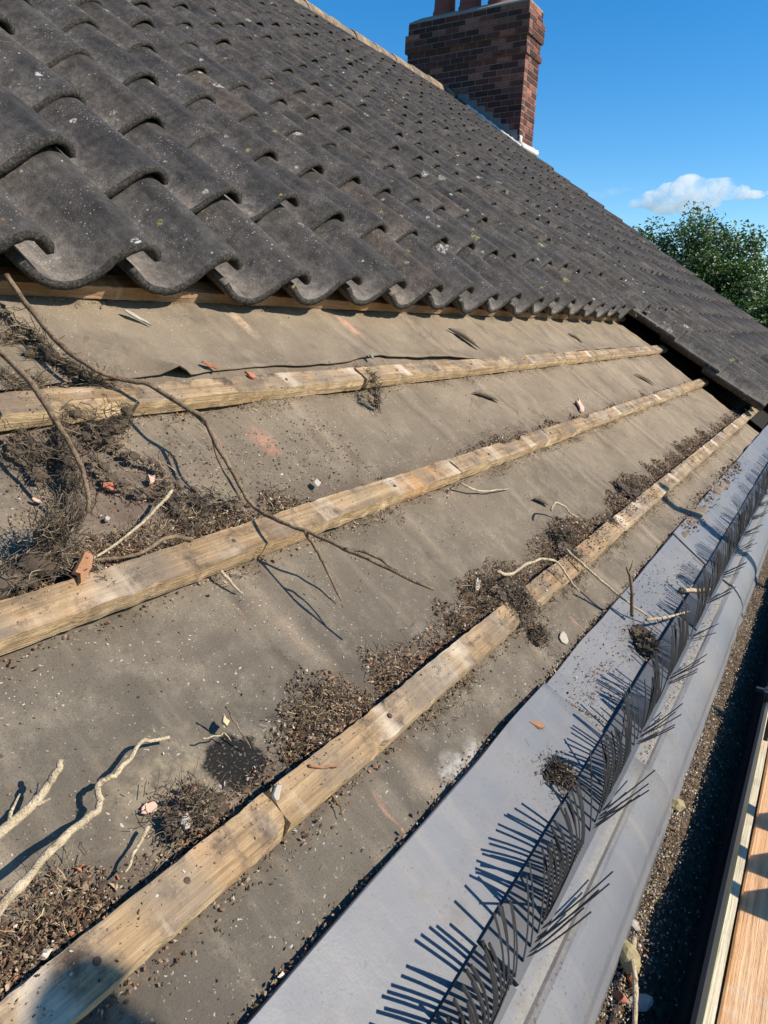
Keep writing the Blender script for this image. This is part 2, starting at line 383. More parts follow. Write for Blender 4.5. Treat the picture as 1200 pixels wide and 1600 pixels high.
M_LEAF = plain('brown_chip', (.27, .135, .07), .8, .4, 60)
M_TAN = plain('tan_chip', (.50, .36, .20), .85, .3, 60)
M_STONE = plain('yellow_lichen_stone', (.30, .25, .135), .95, .45, 60, .2, .8)
M_MORT = plain('lichened_mortar', (.36, .31, .22), .95, .4, 14, .2, .9, 90)
def ridge_mat():
    m = MT('lichened_ridge_tile', .9, .2)
    b = m.ramp(m.noise(8, 8, .65), [(.3, (.11, .09, .072)), (.7, (.24, .185, .135))])
    b = m.mix(m.math('MULTIPLY', m.th(m.noise(4, 7, .7), .50, .64), .8), b, (.33, .235, .10))
    b = m.mix(m.th(m.noise(20, 6, .65), .60, .70), b, (.50, .46, .36))
    m.bump(m.noise(60, 6, .7), .8, .006); return m.base(b)
M_RIDGE = ridge_mat()
def brick_mat():
    m = MT('stack_brick', .9, .2)
    r = m.rnd()
    b = m.ramp(r, [(0, (.050, .022, .019)), (.35, (.10, .036, .028)), (.65, (.165, .058, .042)), (.88, (.33, .135, .088)), (1, (.19, .095, .072))])
    b = m.mix(1.0, b, m.ramp(m.noise(30, 6, .65), [(.3, .6), (.7, 1.25)]), 'MULTIPLY')
    soot = m.th(m.noise(2.2, 5, .6), .42, .68)
    b = m.mix(m.math('MULTIPLY', soot, .5), b, (.050, .036, .032))
    m.bump(m.noise(110, 5, .65), .6, .003); return m.base(b)
M_BRICK = brick_mat()
M_BMORT = plain('stack_mortar', (.19, .155, .135), .95, .25, 25)
M_LEAD = plain('grey_lead', (.17, .175, .18), .6, .35, 12, .5, .3, 40)
M_SEAL = plain('white_sealant', (.62, .60, .56), .8, .12, 20)
M_POT = plain('dark_red_pot', (.20, .060, .045), .75, .3, 10)
M_HBRICK = plain('house_brickwork', (.28, .15, .10), .9, .3, 8)
M_WOODW = plain('white_fascia_paint', (.75, .75, .73), .5, .05, 10)
M_STEEL = plain('galvanised_steel', (.36, .37, .38), .45, .2, 30, .6, .1)
M_GRASS = plain('grass_ground', (.060, .090, .028), .95, .4, .6)
M_DARKIN = plain('old_timber_dark', (.07, .052, .038), .9, .3, 20)

# ------------------------------------------------------------------ ground and house body
gm = MB(); S = 2500
gm.add([(-S, -S, -5.6), (S, -S, -5.6), (S, S, -5.6), (-S, S, -5.6)], [(0, 1, 2, 3)])
tag(gm.build('ground', M_GRASS), kind='structure', label='grassy ground far below the roof')

APV = 20.0                                    # ridge distance up the slope
apex = RP(0, APV, 0)
X0, X1 = -3.0, 31.62 * G
house = thing('house', 'brick house carrying the stripped tiled roof and gutter', 'house', (3, 4.9, -5.6))
hb = MB()
yb, zb = 2 * apex.y, -.17
pr5 = [(0.14, -5.6), (0.14, -.06), (apex.y, apex.z - .22), (yb - .14, -.06), (yb - .14, -5.6)]
n = len(pr5)
vs_ = [(x, y, z) for x in (X0, X1 - .16) for y, z in pr5]
hb.add(vs_, [tuple(range(n)), tuple(range(2 * n - 1, n - 1, -1)), (0, n, n + 1, 1), (3, n + 3, n + 4, 4)])
hb.build('wall', M_HBRICK, house)
dk = MB()
def slab(mb, u0, u1, v0, v1, w0, w1, col=None):
    mb.box(RP((u0 + u1) / 2, (v0 + v1) / 2, (w0 + w1) / 2), (AX, AY, AZ), ((u1 - u0) / 2 * G, (v1 - v0) / 2 * G, (w1 - w0) / 2 * G), col)
for k in range(-8, 25):                        # rafters under the felt
    uu = k * 1.333 + .4
    r_ = MB(); slab(r_, uu - .08, uu + .08, -.5, 19.6, -.42, -.075); r_.build('rafter', M_DARKIN, house)
slab(dk, -9.6, 31.5, -.4, 19.8, -.52, -.45); dk.build('ceiling_lining', M_DARKIN, house)
bk = MB()
a0, a1 = Vector((X0, apex.y, apex.z + .12)), Vector((X0, yb + .3, zb + .0))
bk.add([a0, (X1, a0.y, a0.z), (X1, a1.y, a1.z), a1], [(0, 1, 2, 3)]); bk.build('rear_roof', M_EDGE, house)
fb = MB(); fb.box((3.3, -.135, -.27), (Vector((1, 0, 0)), Vector((0, 1, 0)), Vector((0, 0, 1))), (6.3, .011, .1)); fb.build('fascia_board', M_WOODW, house)
sb = MB(); sb.box((3.3, .0, -.362), (Vector((1, 0, 0)), Vector((0, 1, 0)), Vector((0, 0, 1))), (6.3, .135, .006)); sb.build('soffit_board', M_WOODW, house)

# ------------------------------------------------------------------ underlay felt
LAP = [(-9, 2.2), (0.0, 2.25), (.52, 2.285), (1.01, 2.31), (1.15, 2.285), (2.23, 2.30), (3.26, 2.335), (4.0, 2.28), (4.71, 2.23), (6.95, 2.20), (9, 2.25), (11.71, 2.24), (13, 2.2)]
def lerp_tab(tab, x):
    for (a, b), (c, d) in zip(tab, tab[1:]):
        if x <= c: return b + (d - b) * max(0, (x - a) / (c - a))
    return tab[-1][1]
def felt_h(u, v):
    raf = abs(((u - .4) / 1.333 + .5) % 1 - .5) * 2          # 0 on a rafter, 1 between
    h = -.012 - .044 * (raf ** 1.5) * (0.6 + .4 * nz(u, v, 3.1, .8))
    h += .010 * nz(u * .9, v * 1.8, 1.0) + .004 * nz(u * 4, v * 4, 5.0)
    q1 = 1 - abs(nz(u * 1.1 + v * .6, v * 1.5 - u * .2, 11)); q2 = 1 - abs(nz(u * 2.3 - v * 1.1, v * 2.0, 17))
    h += .016 * q1 ** 9 + .008 * q2 ** 11                     # creases
    return h
def felt_sheet(nm, us, v0f, v1, nv, lift, label):
    mb = MB(); W = len(us)
    for j in range(nv + 1):
        for u in us:
            va = v0f(u); v = va + (v1 - va) * (j / nv)
            e = max(0, 1 - (v - va) / .22)
            mb.v.append(RP(u, v, felt_h(u, v) + lift(u, e)))
    for j in range(nv):
        for i in range(W - 1):
            mb.f.append((j * W + i, j * W + i + 1, (j + 1) * W + i + 1, (j + 1) * W + i)); mb.mi.append(0)
    o = mb.build(nm, M_FELT, smooth=True)
    so_ = o.modifiers.new('thickness', 'SOLIDIFY'); so_.thickness = .0022; so_.offset = -1
    return tag(o, label, 'roofing felt', 'felt sheets on the bare strip')
US = list(np.linspace(-9, 5, 281)) + list(np.linspace(5.1, 12.45, 110))
def tray_edge(u): return -.36 + .02 * nz(u, 0, 9.0, 2)
def flapm(u): return max(math.exp(-((u - 4.95) / .22) ** 4), math.exp(-((u - 5.75) / .36) ** 4), math.exp(-((u - 7.3) / .7) ** 4), math.exp(-((u - 3.9) / .25) ** 4) * .6)
felt_sheet('felt_sheet', US, lambda u: tray_edge(u) + .0 - .035 * flapm(u) + .012 * nz(u * 7, 0, 1), 2.42, 90, lambda u, e: .062 * flapm(u) * e ** .8 + .02 * flapm(u) * e * nz(u * 5, 1, 2), 'dusty grey brown felt sheet under the lower three battens')
def lap_lift(u, e):
    k = .020 + .018 * nz(u, 2.2, 7.0, 1.6) + .075 * math.exp(-((u - 1.06) / .06) ** 2) + .03 * math.exp(-((u - 4.2) / .5) ** 2)
    return .010 + max(.0, k) * e ** 1.6
felt_sheet('felt_sheet', US, lambda u: lerp_tab(LAP, u) + .012 * nz(u, 0, 4.0, 5), 4.6, 50, lap_lift, 'tan felt sheet lapping below the lowest tile course')
# dark cracks in the upper sheet: small torn flaps standing up
def flap(u, v, du, dv, h, label):
    mb = MB(); N = 10; vs = []
    for i in range(N + 1):
        t = i / N; b = math.sin(math.pi * t)
        p = (u + du * t + .01 * nz(t * 4, 1, u), v + dv * t)
        vs += [RP(p[0] - .012, p[1], .012), RP(p[0] + .02 * b, p[1] + .02 * b, .014 + h * b), RP(p[0] + .06 * b + .006, p[1] + .02 * b, .010)]
    fs = []
    for i in range(N):
        for k in range(2): fs.append((3 * i + k, 3 * i + k + 1, 3 * i + 4 + k, 3 * i + 3 + k))
    mb.add(vs, fs); o = mb.build('felt_flap', M_FELT, smooth=True)
    s_ = o.modifiers.new('thickness', 'SOLIDIFY'); s_.thickness = .0015
    return tag(o, label, 'felt flap')
flap(5.0, 2.72, .20, -.34, .07, 'short curled tear standing up in the tan felt')
flap(8.6, 2.62, .16, -.22, .05, 'small curled tear in the tan felt towards the dark slot')
flap(9.4, 1.62, .35, -.30, .05, 'long dark tear in the felt near the far end of the second batten')
flap(3.2, .62, .10, -.10, .03, 'tiny torn nick in the felt above the moss bank')
flap(4.05, 1.78, .30, -.16, .05, 'small dark tear in the felt between the second and third battens')

# ------------------------------------------------------------------ tiles
PW = .69980 * G; TL = .381; TH = .0170
PROF = [(-.06, .034), (.04, .019), (.14, .007), (.25, .0005), (.35, .0005), (.46, .007), (.57, .024), (.69, .050), (.79, .069), (.88, .079), (.97, .081), (1.035, .076), (1.075, .067), (1.095, .056)]
def prof_pts(n=2):
    return [(p.x, p.z) for p in smooth_path([(a * PW, 0, b + TH / 2) for a, b in PROF], n)]
def tile_mesh(name, n, wob=0.0, seed=0):
    P = prof_pts(n); N = len(P); mb = MB()
    rs = random.Random(seed)
    nor = []
    for i in range(N):
        a, b = P[max(i - 1, 0)], P[min(i + 1, N - 1)]; d = Vector((b[0] - a[0], 0, b[1] - a[1])).normalized(); nor.append(Vector((-d.z, 0, d.x)))
    ys = [(0, .80), (.003, .95), (.009, 1.0), (.09, 1.0), (.2, 1.0), (.3, 1.0), (TL, 1.0)] if n > 1 else [(0, .9), (.006, 1.0), (TL, 1.0)]
    rings = []
    for y, k in ys:
        ring = []
        for side in (1, -1):
            rg = range(N) if side == 1 else range(N - 1, -1, -1)
            for i in rg:
                t = i / (N - 1); th = TH * .5 * k * (1.0 if i < N - 2 else .8)
                jag = 1.6 * wob * (mnoise.noise(Vector((P[i][0] * 45, y * 40, seed * 7.0))) )
                c = Vector((P[i][0], y + (abs(jag) * .9 if y < .01 else 0), P[i][1]))
                ring.append(c + nor[i] * (th * side + jag * .25))
        rings.append(ring)
    L = len(rings[0]); vs = [p for r in rings for p in r]; fs = []; mi = []
    for j in range(len(ys) - 1):
        for i in range(L):
            fs.append((j * L + i, j * L + (i + 1) % L, (j + 1) * L + (i + 1) % L, (j + 1) * L + i)); mi.append(1 if j < 1 else 0)
    for i in range(N - 1):
        fs.append((i, L - 1 - i, L - 2 - i, i + 1)); mi.append(1)
        o = (len(ys) - 1) * L; fs.append((o + i, o + i + 1, o + L - 2 - i, o + L - 1 - i)); mi.append(0)
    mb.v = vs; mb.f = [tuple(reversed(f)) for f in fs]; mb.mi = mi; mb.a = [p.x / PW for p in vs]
    return mb
near_meshes = [tile_mesh('roof_tile', 3, .004, s).mesh('roof_tile', [M_TILE, M_EDGE], True) for s in range(4)]
far_mb_src = tile_mesh('far', 1, 0, 0)
def rise(v): return .010 * max(0, v - 4)
tiles = []
U0 = 1.21551
for c in range(-9, 44):
    for r in range(-4, 17):
        if r < 0 and (c < 17 or (r == -4 and c < 21)): continue
        v = 2.7383 + r + random.uniform(-.025, .025); u = U0 + (c - 1.1) * PW / G + random.uniform(-.014, .014)
        if r == 0 and c < 17:
            v += .14; w_ = .088 + random.uniform(0, .035); pitch = random.uniform(-.014, .012)
        else:
            v += .03; w_ = .225 + random.uniform(-.014, .020) * (1 if r < 3 else .5); pitch = (-.066 if r < 2 else -.057) + random.uniform(-.012, .012) * (1 if r < 4 else .6)
        if r < 0: w_ += .01; u += .30; v += .20
        M = (Matrix.Translation(RP(u, v, w_ + rise(v))) @ RM.to_4x4() @ Matrix.Rotation(pitch, 4, 'X') @ Matrix.Rotation(random.uniform(-.03, .03), 4, 'Y') @ Matrix.Rotation(random.uniform(-.017, .017), 4, 'Z'))
        # chimney stands through the roof
        cx, cy = (u + .35) * G, RP(0, v + .6, 0).y
        if cx > 9.12 and cy > 3.72: continue
        q = [pix(M @ Vector((x, y, .05))) for x in (0, PW) for y in (0, TL * .8)]
        score = 0
        if all(q):
            inside = any(-60 < a[0] < 1260 and -60 < a[1] < 1660 for a in q)
            xs = [a[0] for a in q]; ys_ = [a[1] for a in q]
            if inside: score = (max(xs) - min(xs)) * (max(ys_) - min(ys_))
        tiles.append((score, c, r, M))
tiles.sort(key=lambda t: -t[0])
roof = thing('tiled_roof', 'steep slope of weathered dark grey S-shaped concrete tiles', 'tiled roof', (0, 0, 0))
farmb = MB()
for k, (sc_, c, r, M) in enumerate(tiles):
    if k < 299:
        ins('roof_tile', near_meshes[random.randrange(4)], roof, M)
    else:
        g_ = random.random()
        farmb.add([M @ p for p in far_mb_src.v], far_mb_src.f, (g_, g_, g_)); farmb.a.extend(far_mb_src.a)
fo = farmb.build('distant_tile', [M_TILEF], roof, smooth=True); fo['kind'] = 'stuff'
# ridge tiles on a mortar bed, and mortar along the verge
def ridge_mesh(seed):
    mb = MB(); N = 12; L = .44; vs = []
    for x, k in ((-L / 2, 1.0), (-L / 2 + .05, 1.04), (L / 2 - .02, .97), (L / 2, .95)):
        for s_ in (1, .86):
            for i in range(N + 1):
                a = math.pi * (i / N)
                vs.append(Vector((x, math.cos(a) * .165 * k * s_, math.sin(a) * .140 * k * s_ + .006 * nz(x * 9, a, seed))))
    R_ = 2 * (N + 1); fs = []
    for j in range(3):
        for i in range(N):
            o = j * R_; fs.append((o + i, o + i + 1, o + R_ + i + 1, o + R_ + i)); o += N + 1; fs.append((o + i, o + R_ + i, o + R_ + i + 1, o + i + 1))
    for o in (0, 3 * R_):
        for i in range(N): fs.append((o + i, o + i + 1, o + N + 2 + i, o + N + 1 + i))
    mb.add(vs, fs); return mb.mesh('ridge_tile', M_RIDGE, True)
rms = [ridge_mesh(s) for s in range(3)]
rc = RP(0, APV, .30); x = -3.0
while x < 9.1:
    ins('ridge_tile', rms[random.randrange(3)], roof, Matrix.Translation((x + .22, rc.y, rc.z + random.uniform(-.006, .006))) @ Matrix.Rotation(random.uniform(-.012, .012), 4, 'Y'))
    x += .425
mm = MB(); N = 260; vs = []
for i in range(N + 1):
    x = -3 + 12.15 * i / N
    for k, (dy, dz) in enumerate(((-.145, .03), (-.20, -.04), (-.27, -.125))):
        j_ = .022 * nz(x * 9, k, 3) + .016 * nz(x * 30, k, 5)
        vs.append(Vector((x, rc.y + dy + j_, rc.z + dz + j_)))
mm.add(vs, [(3 * i + k, 3 * i + 3 + k, 3 * i + 4 + k, 3 * i + 1 + k) for i in range(N) for k in range(2)])
mm.build('mortar_bed', M_MORT, roof, smooth=True)
vm = MB()
for r in range(-4, 16):
    v = 2.74 + r
    vm.box(RP(31.68, v + .5, .20 + rise(v)), (AX, AY, AZ), (.035, .16, .055), jit=.006)
vm.build('verge_mortar', M_MORT, roof)

# ------------------------------------------------------------------ battens
def batten(u0, u1, v0, wd, th, label, mats, seed, step=.03, bow=.0, w0=.0):
    N = max(2, int((u1 - u0) / step)); mb = MB(); ring = []
    K = 5
    for i in range(N + 1):
        u = u0 + (u1 - u0) * i / N; dv = bow * math.sin((u - u0) * .7) + .006 * nz(u, seed, 1.0, 1.3)
        a = v0 + dv; b = v0 + wd + dv
        j = lambda k, s=.006: s * nz(u * 9, seed * 3.7 + k, 2.0) + .9 * s * nz(u * 30, seed + k, 7.0)
        t = th * (1 + .04 * nz(u, seed, 5, 2))
        pts = [(a + j(0), w0 + .004), (a + j(1, .008), w0 + t * .5), (a + .006 + j(2, .008), w0 + t + j(3, .004)), (a + wd * .35, w0 + t + j(4, .004)), (a + wd * .7, w0 + t + j(5, .004)), (b - .005 + j(6), w0 + t + j(7, .004)), (b + j(8), w0 + t * .5), (b, w0 + .004)]
        ck = nz(u * 5.5, seed * 2.3, 21); notch = max(0, ck - .38) * .09
        pts[2] = (pts[2][0] + notch, pts[2][1] - notch * .5); pts[1] = (pts[1][0] + notch * .7, pts[1][1]); ck2 = max(0, nz(u * 6.5, seed * 5.3, 25) - .40) * .08; pts[5] = (pts[5][0] - ck2, pts[5][1] - ck2 * .4)
        for (pv, pw) in pts:
            uu = u
            if i in (0, N): uu = u + .03 * nz(pv * 40, pw * 40, seed)
            mb.v.append(RP(uu, pv, pw))
    R_ = 8
    for i in range(N):
        for k in range(R_):
            mb.f.append((i * R_ + k, (i + 1) * R_ + k, (i + 1) * R_ + (k + 1) % R_, i * R_ + (k + 1) % R_)); mb.mi.append(1 if k in (0, 1, 7) else 0)
    mb.f.append(tuple(range(R_))); mb.mi.append(1); mb.f.append(tuple(N * R_ + k for k in range(R_ - 1, -1, -1))); mb.mi.append(1)
    o = mb.build('timber_batten', mats)
    for kk in range(-2, 10):
        un = kk * 1.333 + .4 + .05 * nz(kk, seed, 3)
        if u0 + .1 < un < u1 - .1 and un > -1.2 and seed > 1:
            nl = MB(); pc = RP(un, v0 + wd * (.5 + .2 * nz(kk, seed, 9)), w0 + th * 1.0)
            nl.tube([pc - AZ * .003, pc + AZ * .0010, pc + AZ * .0016], [.0033, .0033, .0024], 8)
            nl.build('nail_head', M_NAIL, o, origin=(0, 0, 0))
    return tag(o, label, 'batten', 'battens nailed across the felt')
BM = [M_BAT, M_BATF]
batten(-9, 12.9, 3.0, .1456, .0838, 'uppermost brown batten directly under the lowest tile noses', [M_BAT1, M_BAT1], 1)
batten(-9, 2.53, 2.0, .150, .088, 'near length of the second batten, below the felt lap', BM, 2)
batten(2.57, 13.05, 2.0, .150, .084, 'far length of the second batten, below the felt lap', BM, 3)
batten(-9, 2.50, 1.0, .150, .086, 'near length of the third batten, crossed by the long brown branch', BM, 4)
batten(2.52, 13.0, 1.0, .146, .084, 'far length of the third batten, ending at the dark roof slot', BM, 5)
b4a = batten(-9, -.27, 0.0, .148, .084, 'near length of the lowest batten with a rusty nail head', BM, 6)
batten(-.255, 1.82, 0.002, .144, .083, 'middle length of the lowest batten, up to the dark moss heap', BM, 7)
batten(1.86, 15.2, 0.0, .146, .084, 'far length of the lowest batten running out under the tiles', BM, 8)
nb = MB(); q = RP(-.64, .085, .0855)
nb.tube([q - AZ * .004, q + AZ * .0002, q + AZ * .0006], [.0030, .0030, .0022], 12)
nb.build('nail_head', M_NAIL, b4a, origin=(0, 0, 0))
mb = MB(); slab(mb, 13.15, 31.5, -.38, 19.7, -.03, -.02); slab(mb, -9, 12.45, 4.61, 19.7, -.03, -.02); mb.build('roof_lining', M_LIN, house)

# ------------------------------------------------------------------ grey eaves tray, in lengths
def r2yz(v, w): p = RP(0, v, w); return (p.y, p.z)
TP = [r2yz(-.298, .014), r2yz(-.303, .019), r2yz(-.36, .016), r2yz(-.5, .008), r2yz(-.67, .0), r2yz(-.84, .0), r2yz(-.925, .002), r2yz(-.935, .010), r2yz(-.955, .016), r2yz(-.972, .010)]
y9, z9 = TP[-1]
TP += [(y9 - .010, z9 - .010), (y9 - .020, z9 - .024), (y9 - .027, z9 - .040), (y9 - .029, z9 - .056), (y9 - .026, z9 - .060), (y9 - .033, z9 - .072), (y9 - .034, z9 - .095)]
def tray(u0, u1, label, dz=0.0):
    mb = MB(); N = int((u1 - u0) / .06); W = len(TP)
    for i in range(N + 1):
        u = u0 + (u1 - u0) * i / N
        sag = .0035 * nz(u * .8, 0, 2.0) + .0012 * nz(u * 3, 0, 4.0)
        for k, (y, z) in enumerate(TP):
            wv = sag * (1.0 if k < 7 else .5) + (.0022 * nz(u * 2.3, k * .3, 6.0))
            sk = -.25 * (y - TP[0][0]) * 0 
            mb.v.append(Vector((u * G + (.30 * (TP[0][0] - y) if i == N else 0), y + (.003 * nz(u * 1.2, k, 8) if k < 2 else 0) + (wv * .6 if k > 9 else 0), z + wv + dz)))
    for i in range(N):
        for k in range(W - 1):
            mb.f.append((i * W + k, i * W + k + 1, (i + 1) * W + k + 1, (i + 1) * W + k)); mb.mi.append(0)
    o = mb.build('eaves_tray', M_TRAY, smooth=True); o.data.set_sharp_from_angle(angle=math.radians(14))
    s_ = o.modifiers.new('thickness', 'SOLIDIFY'); s_.thickness = .003; s_.offset = -1
    return tag(o, label, 'eaves tray', 'grey plastic eaves trays')
tray(-3.6, 1.46, 'nearest smooth grey plastic eaves tray beside the black bird comb', .006)
tray(1.42, 4.74, 'second grey eaves tray, below the dark moss heap', .0)
tray(4.70, 8.6, 'third grey eaves tray, crossed by a pole shadow', .005)
tray(8.56, 31.6, 'farthest grey eaves tray disappearing under the far tiles', .0)

# ------------------------------------------------------------------ bird comb strips with bent teeth
def comb(u0, u1, label, joined=False):
    base = RP(u0, -.75, .0)
    t = thing('bird_comb', label, 'bird comb', base, 'black bird combs along the eaves')
    mb = MB(); slab(mb, u0, u1 - .01, -.845, -.672, .012, .036); mb.build('base_strip', M_GREYPL, t)
    n = int((u1 - u0) * G / .0068); big = MB()
    for i in range(n):
        s = u0 + (u1 - u0) * (i + .5) / n
        ph = ((s - .16) / .75) % 1.0
        m_ = MB(); rr = random.uniform
        pk_ = int((s - .16) / .75 + 50); lean_ = .09 * nz(pk_ * 1.37, 2, 5) ; hk = 1 + .35 * nz(pk_ * 2.1, 4, 7)
        if ph > .86 and random.random() < .55: continue
        if nz(s * 5.0, 3, 12) > .42: continue
        if ph < .20:
            f = ph / .2
            du, dv, dw = .30 + .10 * f + rr(-.035, .035), -.10 + rr(-.02, .02), .05 + .05 * f + rr(-.015, .02)
            if i % 3 == 0: du, dv, dw = rr(-.02, .06), .18 + rr(-.03, .03), .24 + rr(-.03, .03)
        else:
            f = (ph - .2) / .8; hump = math.sin(math.pi * min(1, f * 1.15))
            du, dv, dw = .03 - .15 * hump * hk + lean_ + rr(-.025, .025), (.18 + .04 * f) * (1 + .25 * nz(s * 4, 1, 2)) + rr(-.02, .02), .235 + .05 * hump + rr(-.03, .02)
            if random.random() < .10: du += rr(-.15, .25); dv += rr(-.14, .05)
        pts = []
        for k in range(6):
            q = k / 5
            cu = du * q ** 1.3 + (.008 if du < .1 else 0) * math.sin(q * math.pi); cv = dv * q ** 1.1; cw = dw * (q * .85 + .15 * math.sin(q * math.pi / 2))
            pts.append(RP(s + cu, -.825 + cv, .03 + cw))
        dst = big if joined else m_
        dst.tube(pts, [(.0022 * (1 - .1 * k / 5), .0009) for k in range(6)], 4, flat=AY)
        if not joined:
            m_.build('tooth', M_COMB, t)
    if joined:
        o = big.build('teeth', M_COMB, t); o['kind'] = 'stuff'
    return t
comb(-3.2, .05, 'nearest black bird comb with shiny teeth at the frame bottom')
comb(.06, 3.36, 'black bird comb with bent teeth beside the nearest tray')
comb(3.38, 6.7, 'black bird comb past the pale twig on the second tray', True)
comb(6.72, 10.0, 'far black bird comb beside the pole shadow', True)
comb(10.02, 13.3, 'farthest black bird comb near the dark roof slot', True)

# ------------------------------------------------------------------ gutter with grit
gt = thing('gutter', 'black half-round gutter filled with grit below the grey trays', 'gutter', (3, -.30, -.31))
gp = [(-.228, -.205), (-.236, -.285), (-.262, -.308), (-.30, -.314), (-.335, -.306), (-.358, -.284), (-.366, -.25), (-.367, -.203), (-.364, -.198), (-.369, -.195), (-.374, -.201), (-.374, -.25), (-.364, -.29), (-.338, -.315), (-.30, -.322), (-.258, -.316), (-.232, -.29), (-.224, -.205)]
mb = MB(); W = len(gp); xs = [-1.2 + 10.6 * i / 60 for i in range(61)]
for x in xs:
    for y, z in gp: mb.v.append(Vector((x, y + .0025 * nz(x * 1.1, 0, 3), z)))
for i in range(60):
    for k in range(W): mb.f.append((i * W + k, i * W + (k + 1) % W, (i + 1) * W + (k + 1) % W, (i + 1) * W + k)); mb.mi.append(0)
mb.build('trough', M_GUT, gt)
E3 = (Vector((1, 0, 0)), Vector((0, 1, 0)), Vector((0, 0, 1)))
for bx in (.07, .92, 1.75, 2.6, 3.5):
    mb = MB(); mb.box((bx, -.372, -.189), E3, (.013, .010, .010)); mb.box((bx, -.380, -.23), E3, (.012, .004, .05)); mb.box((bx, -.357, -.183), E3, (.004, .010, .004))
    mb.build('bracket_clip', M_GUT, gt)

PAL = [((.065, .043, .029), 2.5), ((.13, .086, .053), 6), ((.22, .150, .094), 7), ((.32, .24, .16), 3.5), ((.48, .43, .36), 1.2), ((.33, .14, .08), 1.3), ((.040, .030, .022), 1)]
PAL2 = [((.42, .36, .26), 4), ((.30, .26, .20), 4), ((.20, .17, .13), 3), ((.55, .50, .42), 2), ((.10, .08, .065), 2), ((.42, .20, .12), .6), ((.50, .40, .20), 1.2)]
PALT = [((.16, .085, .05), 4), ((.26, .15, .09), 3), ((.08, .055, .04), 3), ((.42, .33, .23), 1.5), ((.34, .12, .06), 1.5)]
def pick(pal):
    c = random.choices([p[0] for p in pal], [p[1] for p in pal])[0]; k = random.uniform(.7, 1.3)
    return tuple(x * k for x in c)
def chip(mb, p, size, col, flat=.4):
    ax = Vector((random.gauss(0, 1), random.gauss(0, 1), random.gauss(0, 1))).normalized()
    R_ = Matrix.Rotation(random.uniform(0, 6.3), 3, ax); p = Vector(p); ru = random.uniform
    a, b, c = size * ru(.7, 1.5), size * ru(.5, 1.0), size * flat * ru(.5, 1.1)
    vs = [R_ @ Vector(q) + p for q in ((a, b * ru(-.4, .4), 0), (-a * ru(.5, 1), b * ru(-.4, .4), 0), (a * ru(-.4, .4), b, c * ru(-.3, .3)), (a * ru(-.4, .4), -b, 0), (0, 0, c), (0, 0, -c))]
    mb.add(vs, [(0, 2, 4), (2, 1, 4), (1, 3, 4), (3, 0, 4), (2, 0, 5), (1, 2, 5), (3, 1, 5), (0, 3, 5)], col)
def strand(mb, p, L, r, col, curl=1.0, up=.3):
    d = (AX * random.gauss(0, 1) + AY * random.gauss(0, 1) + AZ * random.gauss(0, .5) + AZ * up * .5).normalized()
    pts = [Vector(p)]
    for k in range(4):
        d = (d + Vector((random.gauss(0, .35), random.gauss(0, .35), random.gauss(0, .35))) * curl - AZ * .12).normalized()
        pts.append(pts[-1] + d * (L / 4))
    mb.tube(pts, r, 3, col, cap=False)

def grit_h(x, y):
    return -.245 + .014 * nz(x * 5, y * 9, 2) + .008 * nz(x * 17, y * 25, 3) + max(0, (y + .30)) * .35 - max(0, (-.305 - y)) * 1.1
mb = MB(); NX, NY = 420, 14
for i in range(NX + 1):
    for j in range(NY + 1):
        x = -.9 + 4.4 * i / NX; y = -.362 + .126 * j / NY
        mb.v.append(Vector((x, y, grit_h(x, y) - .004 + .004 * nz(x * 70, y * 70, 1))))
for i in range(NX):
    for j in range(NY):
        a = i * (NY + 1) + j; mb.f.append((a, a + NY + 1, a + NY + 2, a + 1)); mb.mi.append(0)
tag(mb.build('silt', M_SOIL, smooth=True), 'silt bed lying in the black gutter, shade painted into its dark colour', 'silt', kind='stuff')  # dark soil colour stands in for the shade inside the gutter
mb = MB()
for k in range(22000):
    x = -.2 + 2.4 * random.random() ** 1.6; y = -.258 - abs(random.gauss(0, .026)) if random.random() < .93 else random.uniform(-.355, -.262)
    chip(mb, (x, y, grit_h(x, y) + random.uniform(-.001, .003)), random.choice((.0006, .0009, .0012, .0016, .0022)), pick(PAL2), .8)
tag(mb.build('gutter_grit', M_CRUMB), 'sandy grit and moss crumbs lying in the gutter', 'grit', kind='stuff')

# ------------------------------------------------------------------ scaffold
def board(y0, y1, z, x0, x1, label, mat):
    mb = MB(); N = 60; pf = [(y0, z - .038), (y0, z - .003), (y0 + .003, z), ((y0 + y1) / 2, z + .001), (y1 - .003, z), (y1, z - .003), (y1, z - .038)]
    for i in range(N + 1):
        x = x0 + (x1 - x0) * i / N
        for k, (y, zz) in enumerate(pf): mb.v.append(Vector((x, y + .0012 * nz(x * 6, k, y0 * 9), zz + .0008 * nz(x * 8, k, y0 * 5))))
    W = len(pf)
    for i in range(N):
        for k in range(W): mb.f.append((i * W + k, (i + 1) * W + k, (i + 1) * W + (k + 1) % W, i * W + (k + 1) % W)); mb.mi.append(0)
    mb.f.append(tuple(range(W - 1, -1, -1))); mb.mi.append(0); mb.f.append(tuple(N * W + k for k in range(W))); mb.mi.append(0)
    return tag(mb.build('scaffold_board', mat), label, 'scaffold board', 'scaffold boards')
board(-.622, -.3893, -.32, -1.4, 2.5, 'orange pine scaffold board beside the gutter', M_BOARD)
for k in range(3):
    board(-.852 - .23 * k, -.628 - .23 * k, -.32, -1.4, 2.5, 'pine scaffold board, %s one out from the gutter' % ('second', 'third', 'fourth')[k], M_BOARD)
mb = MB()
for i in range(41):
    x = -1.4 + 3.9 * i / 40
    for y, z in ((-.3860, -.36), (-.3860, -.306), (-.3746, -.304), (-.3746, -.36)): mb.v.append(Vector((x, y + .001 * nz(x * 5, 0, 2), z + .0012 * nz(x * 3, y, 2))))
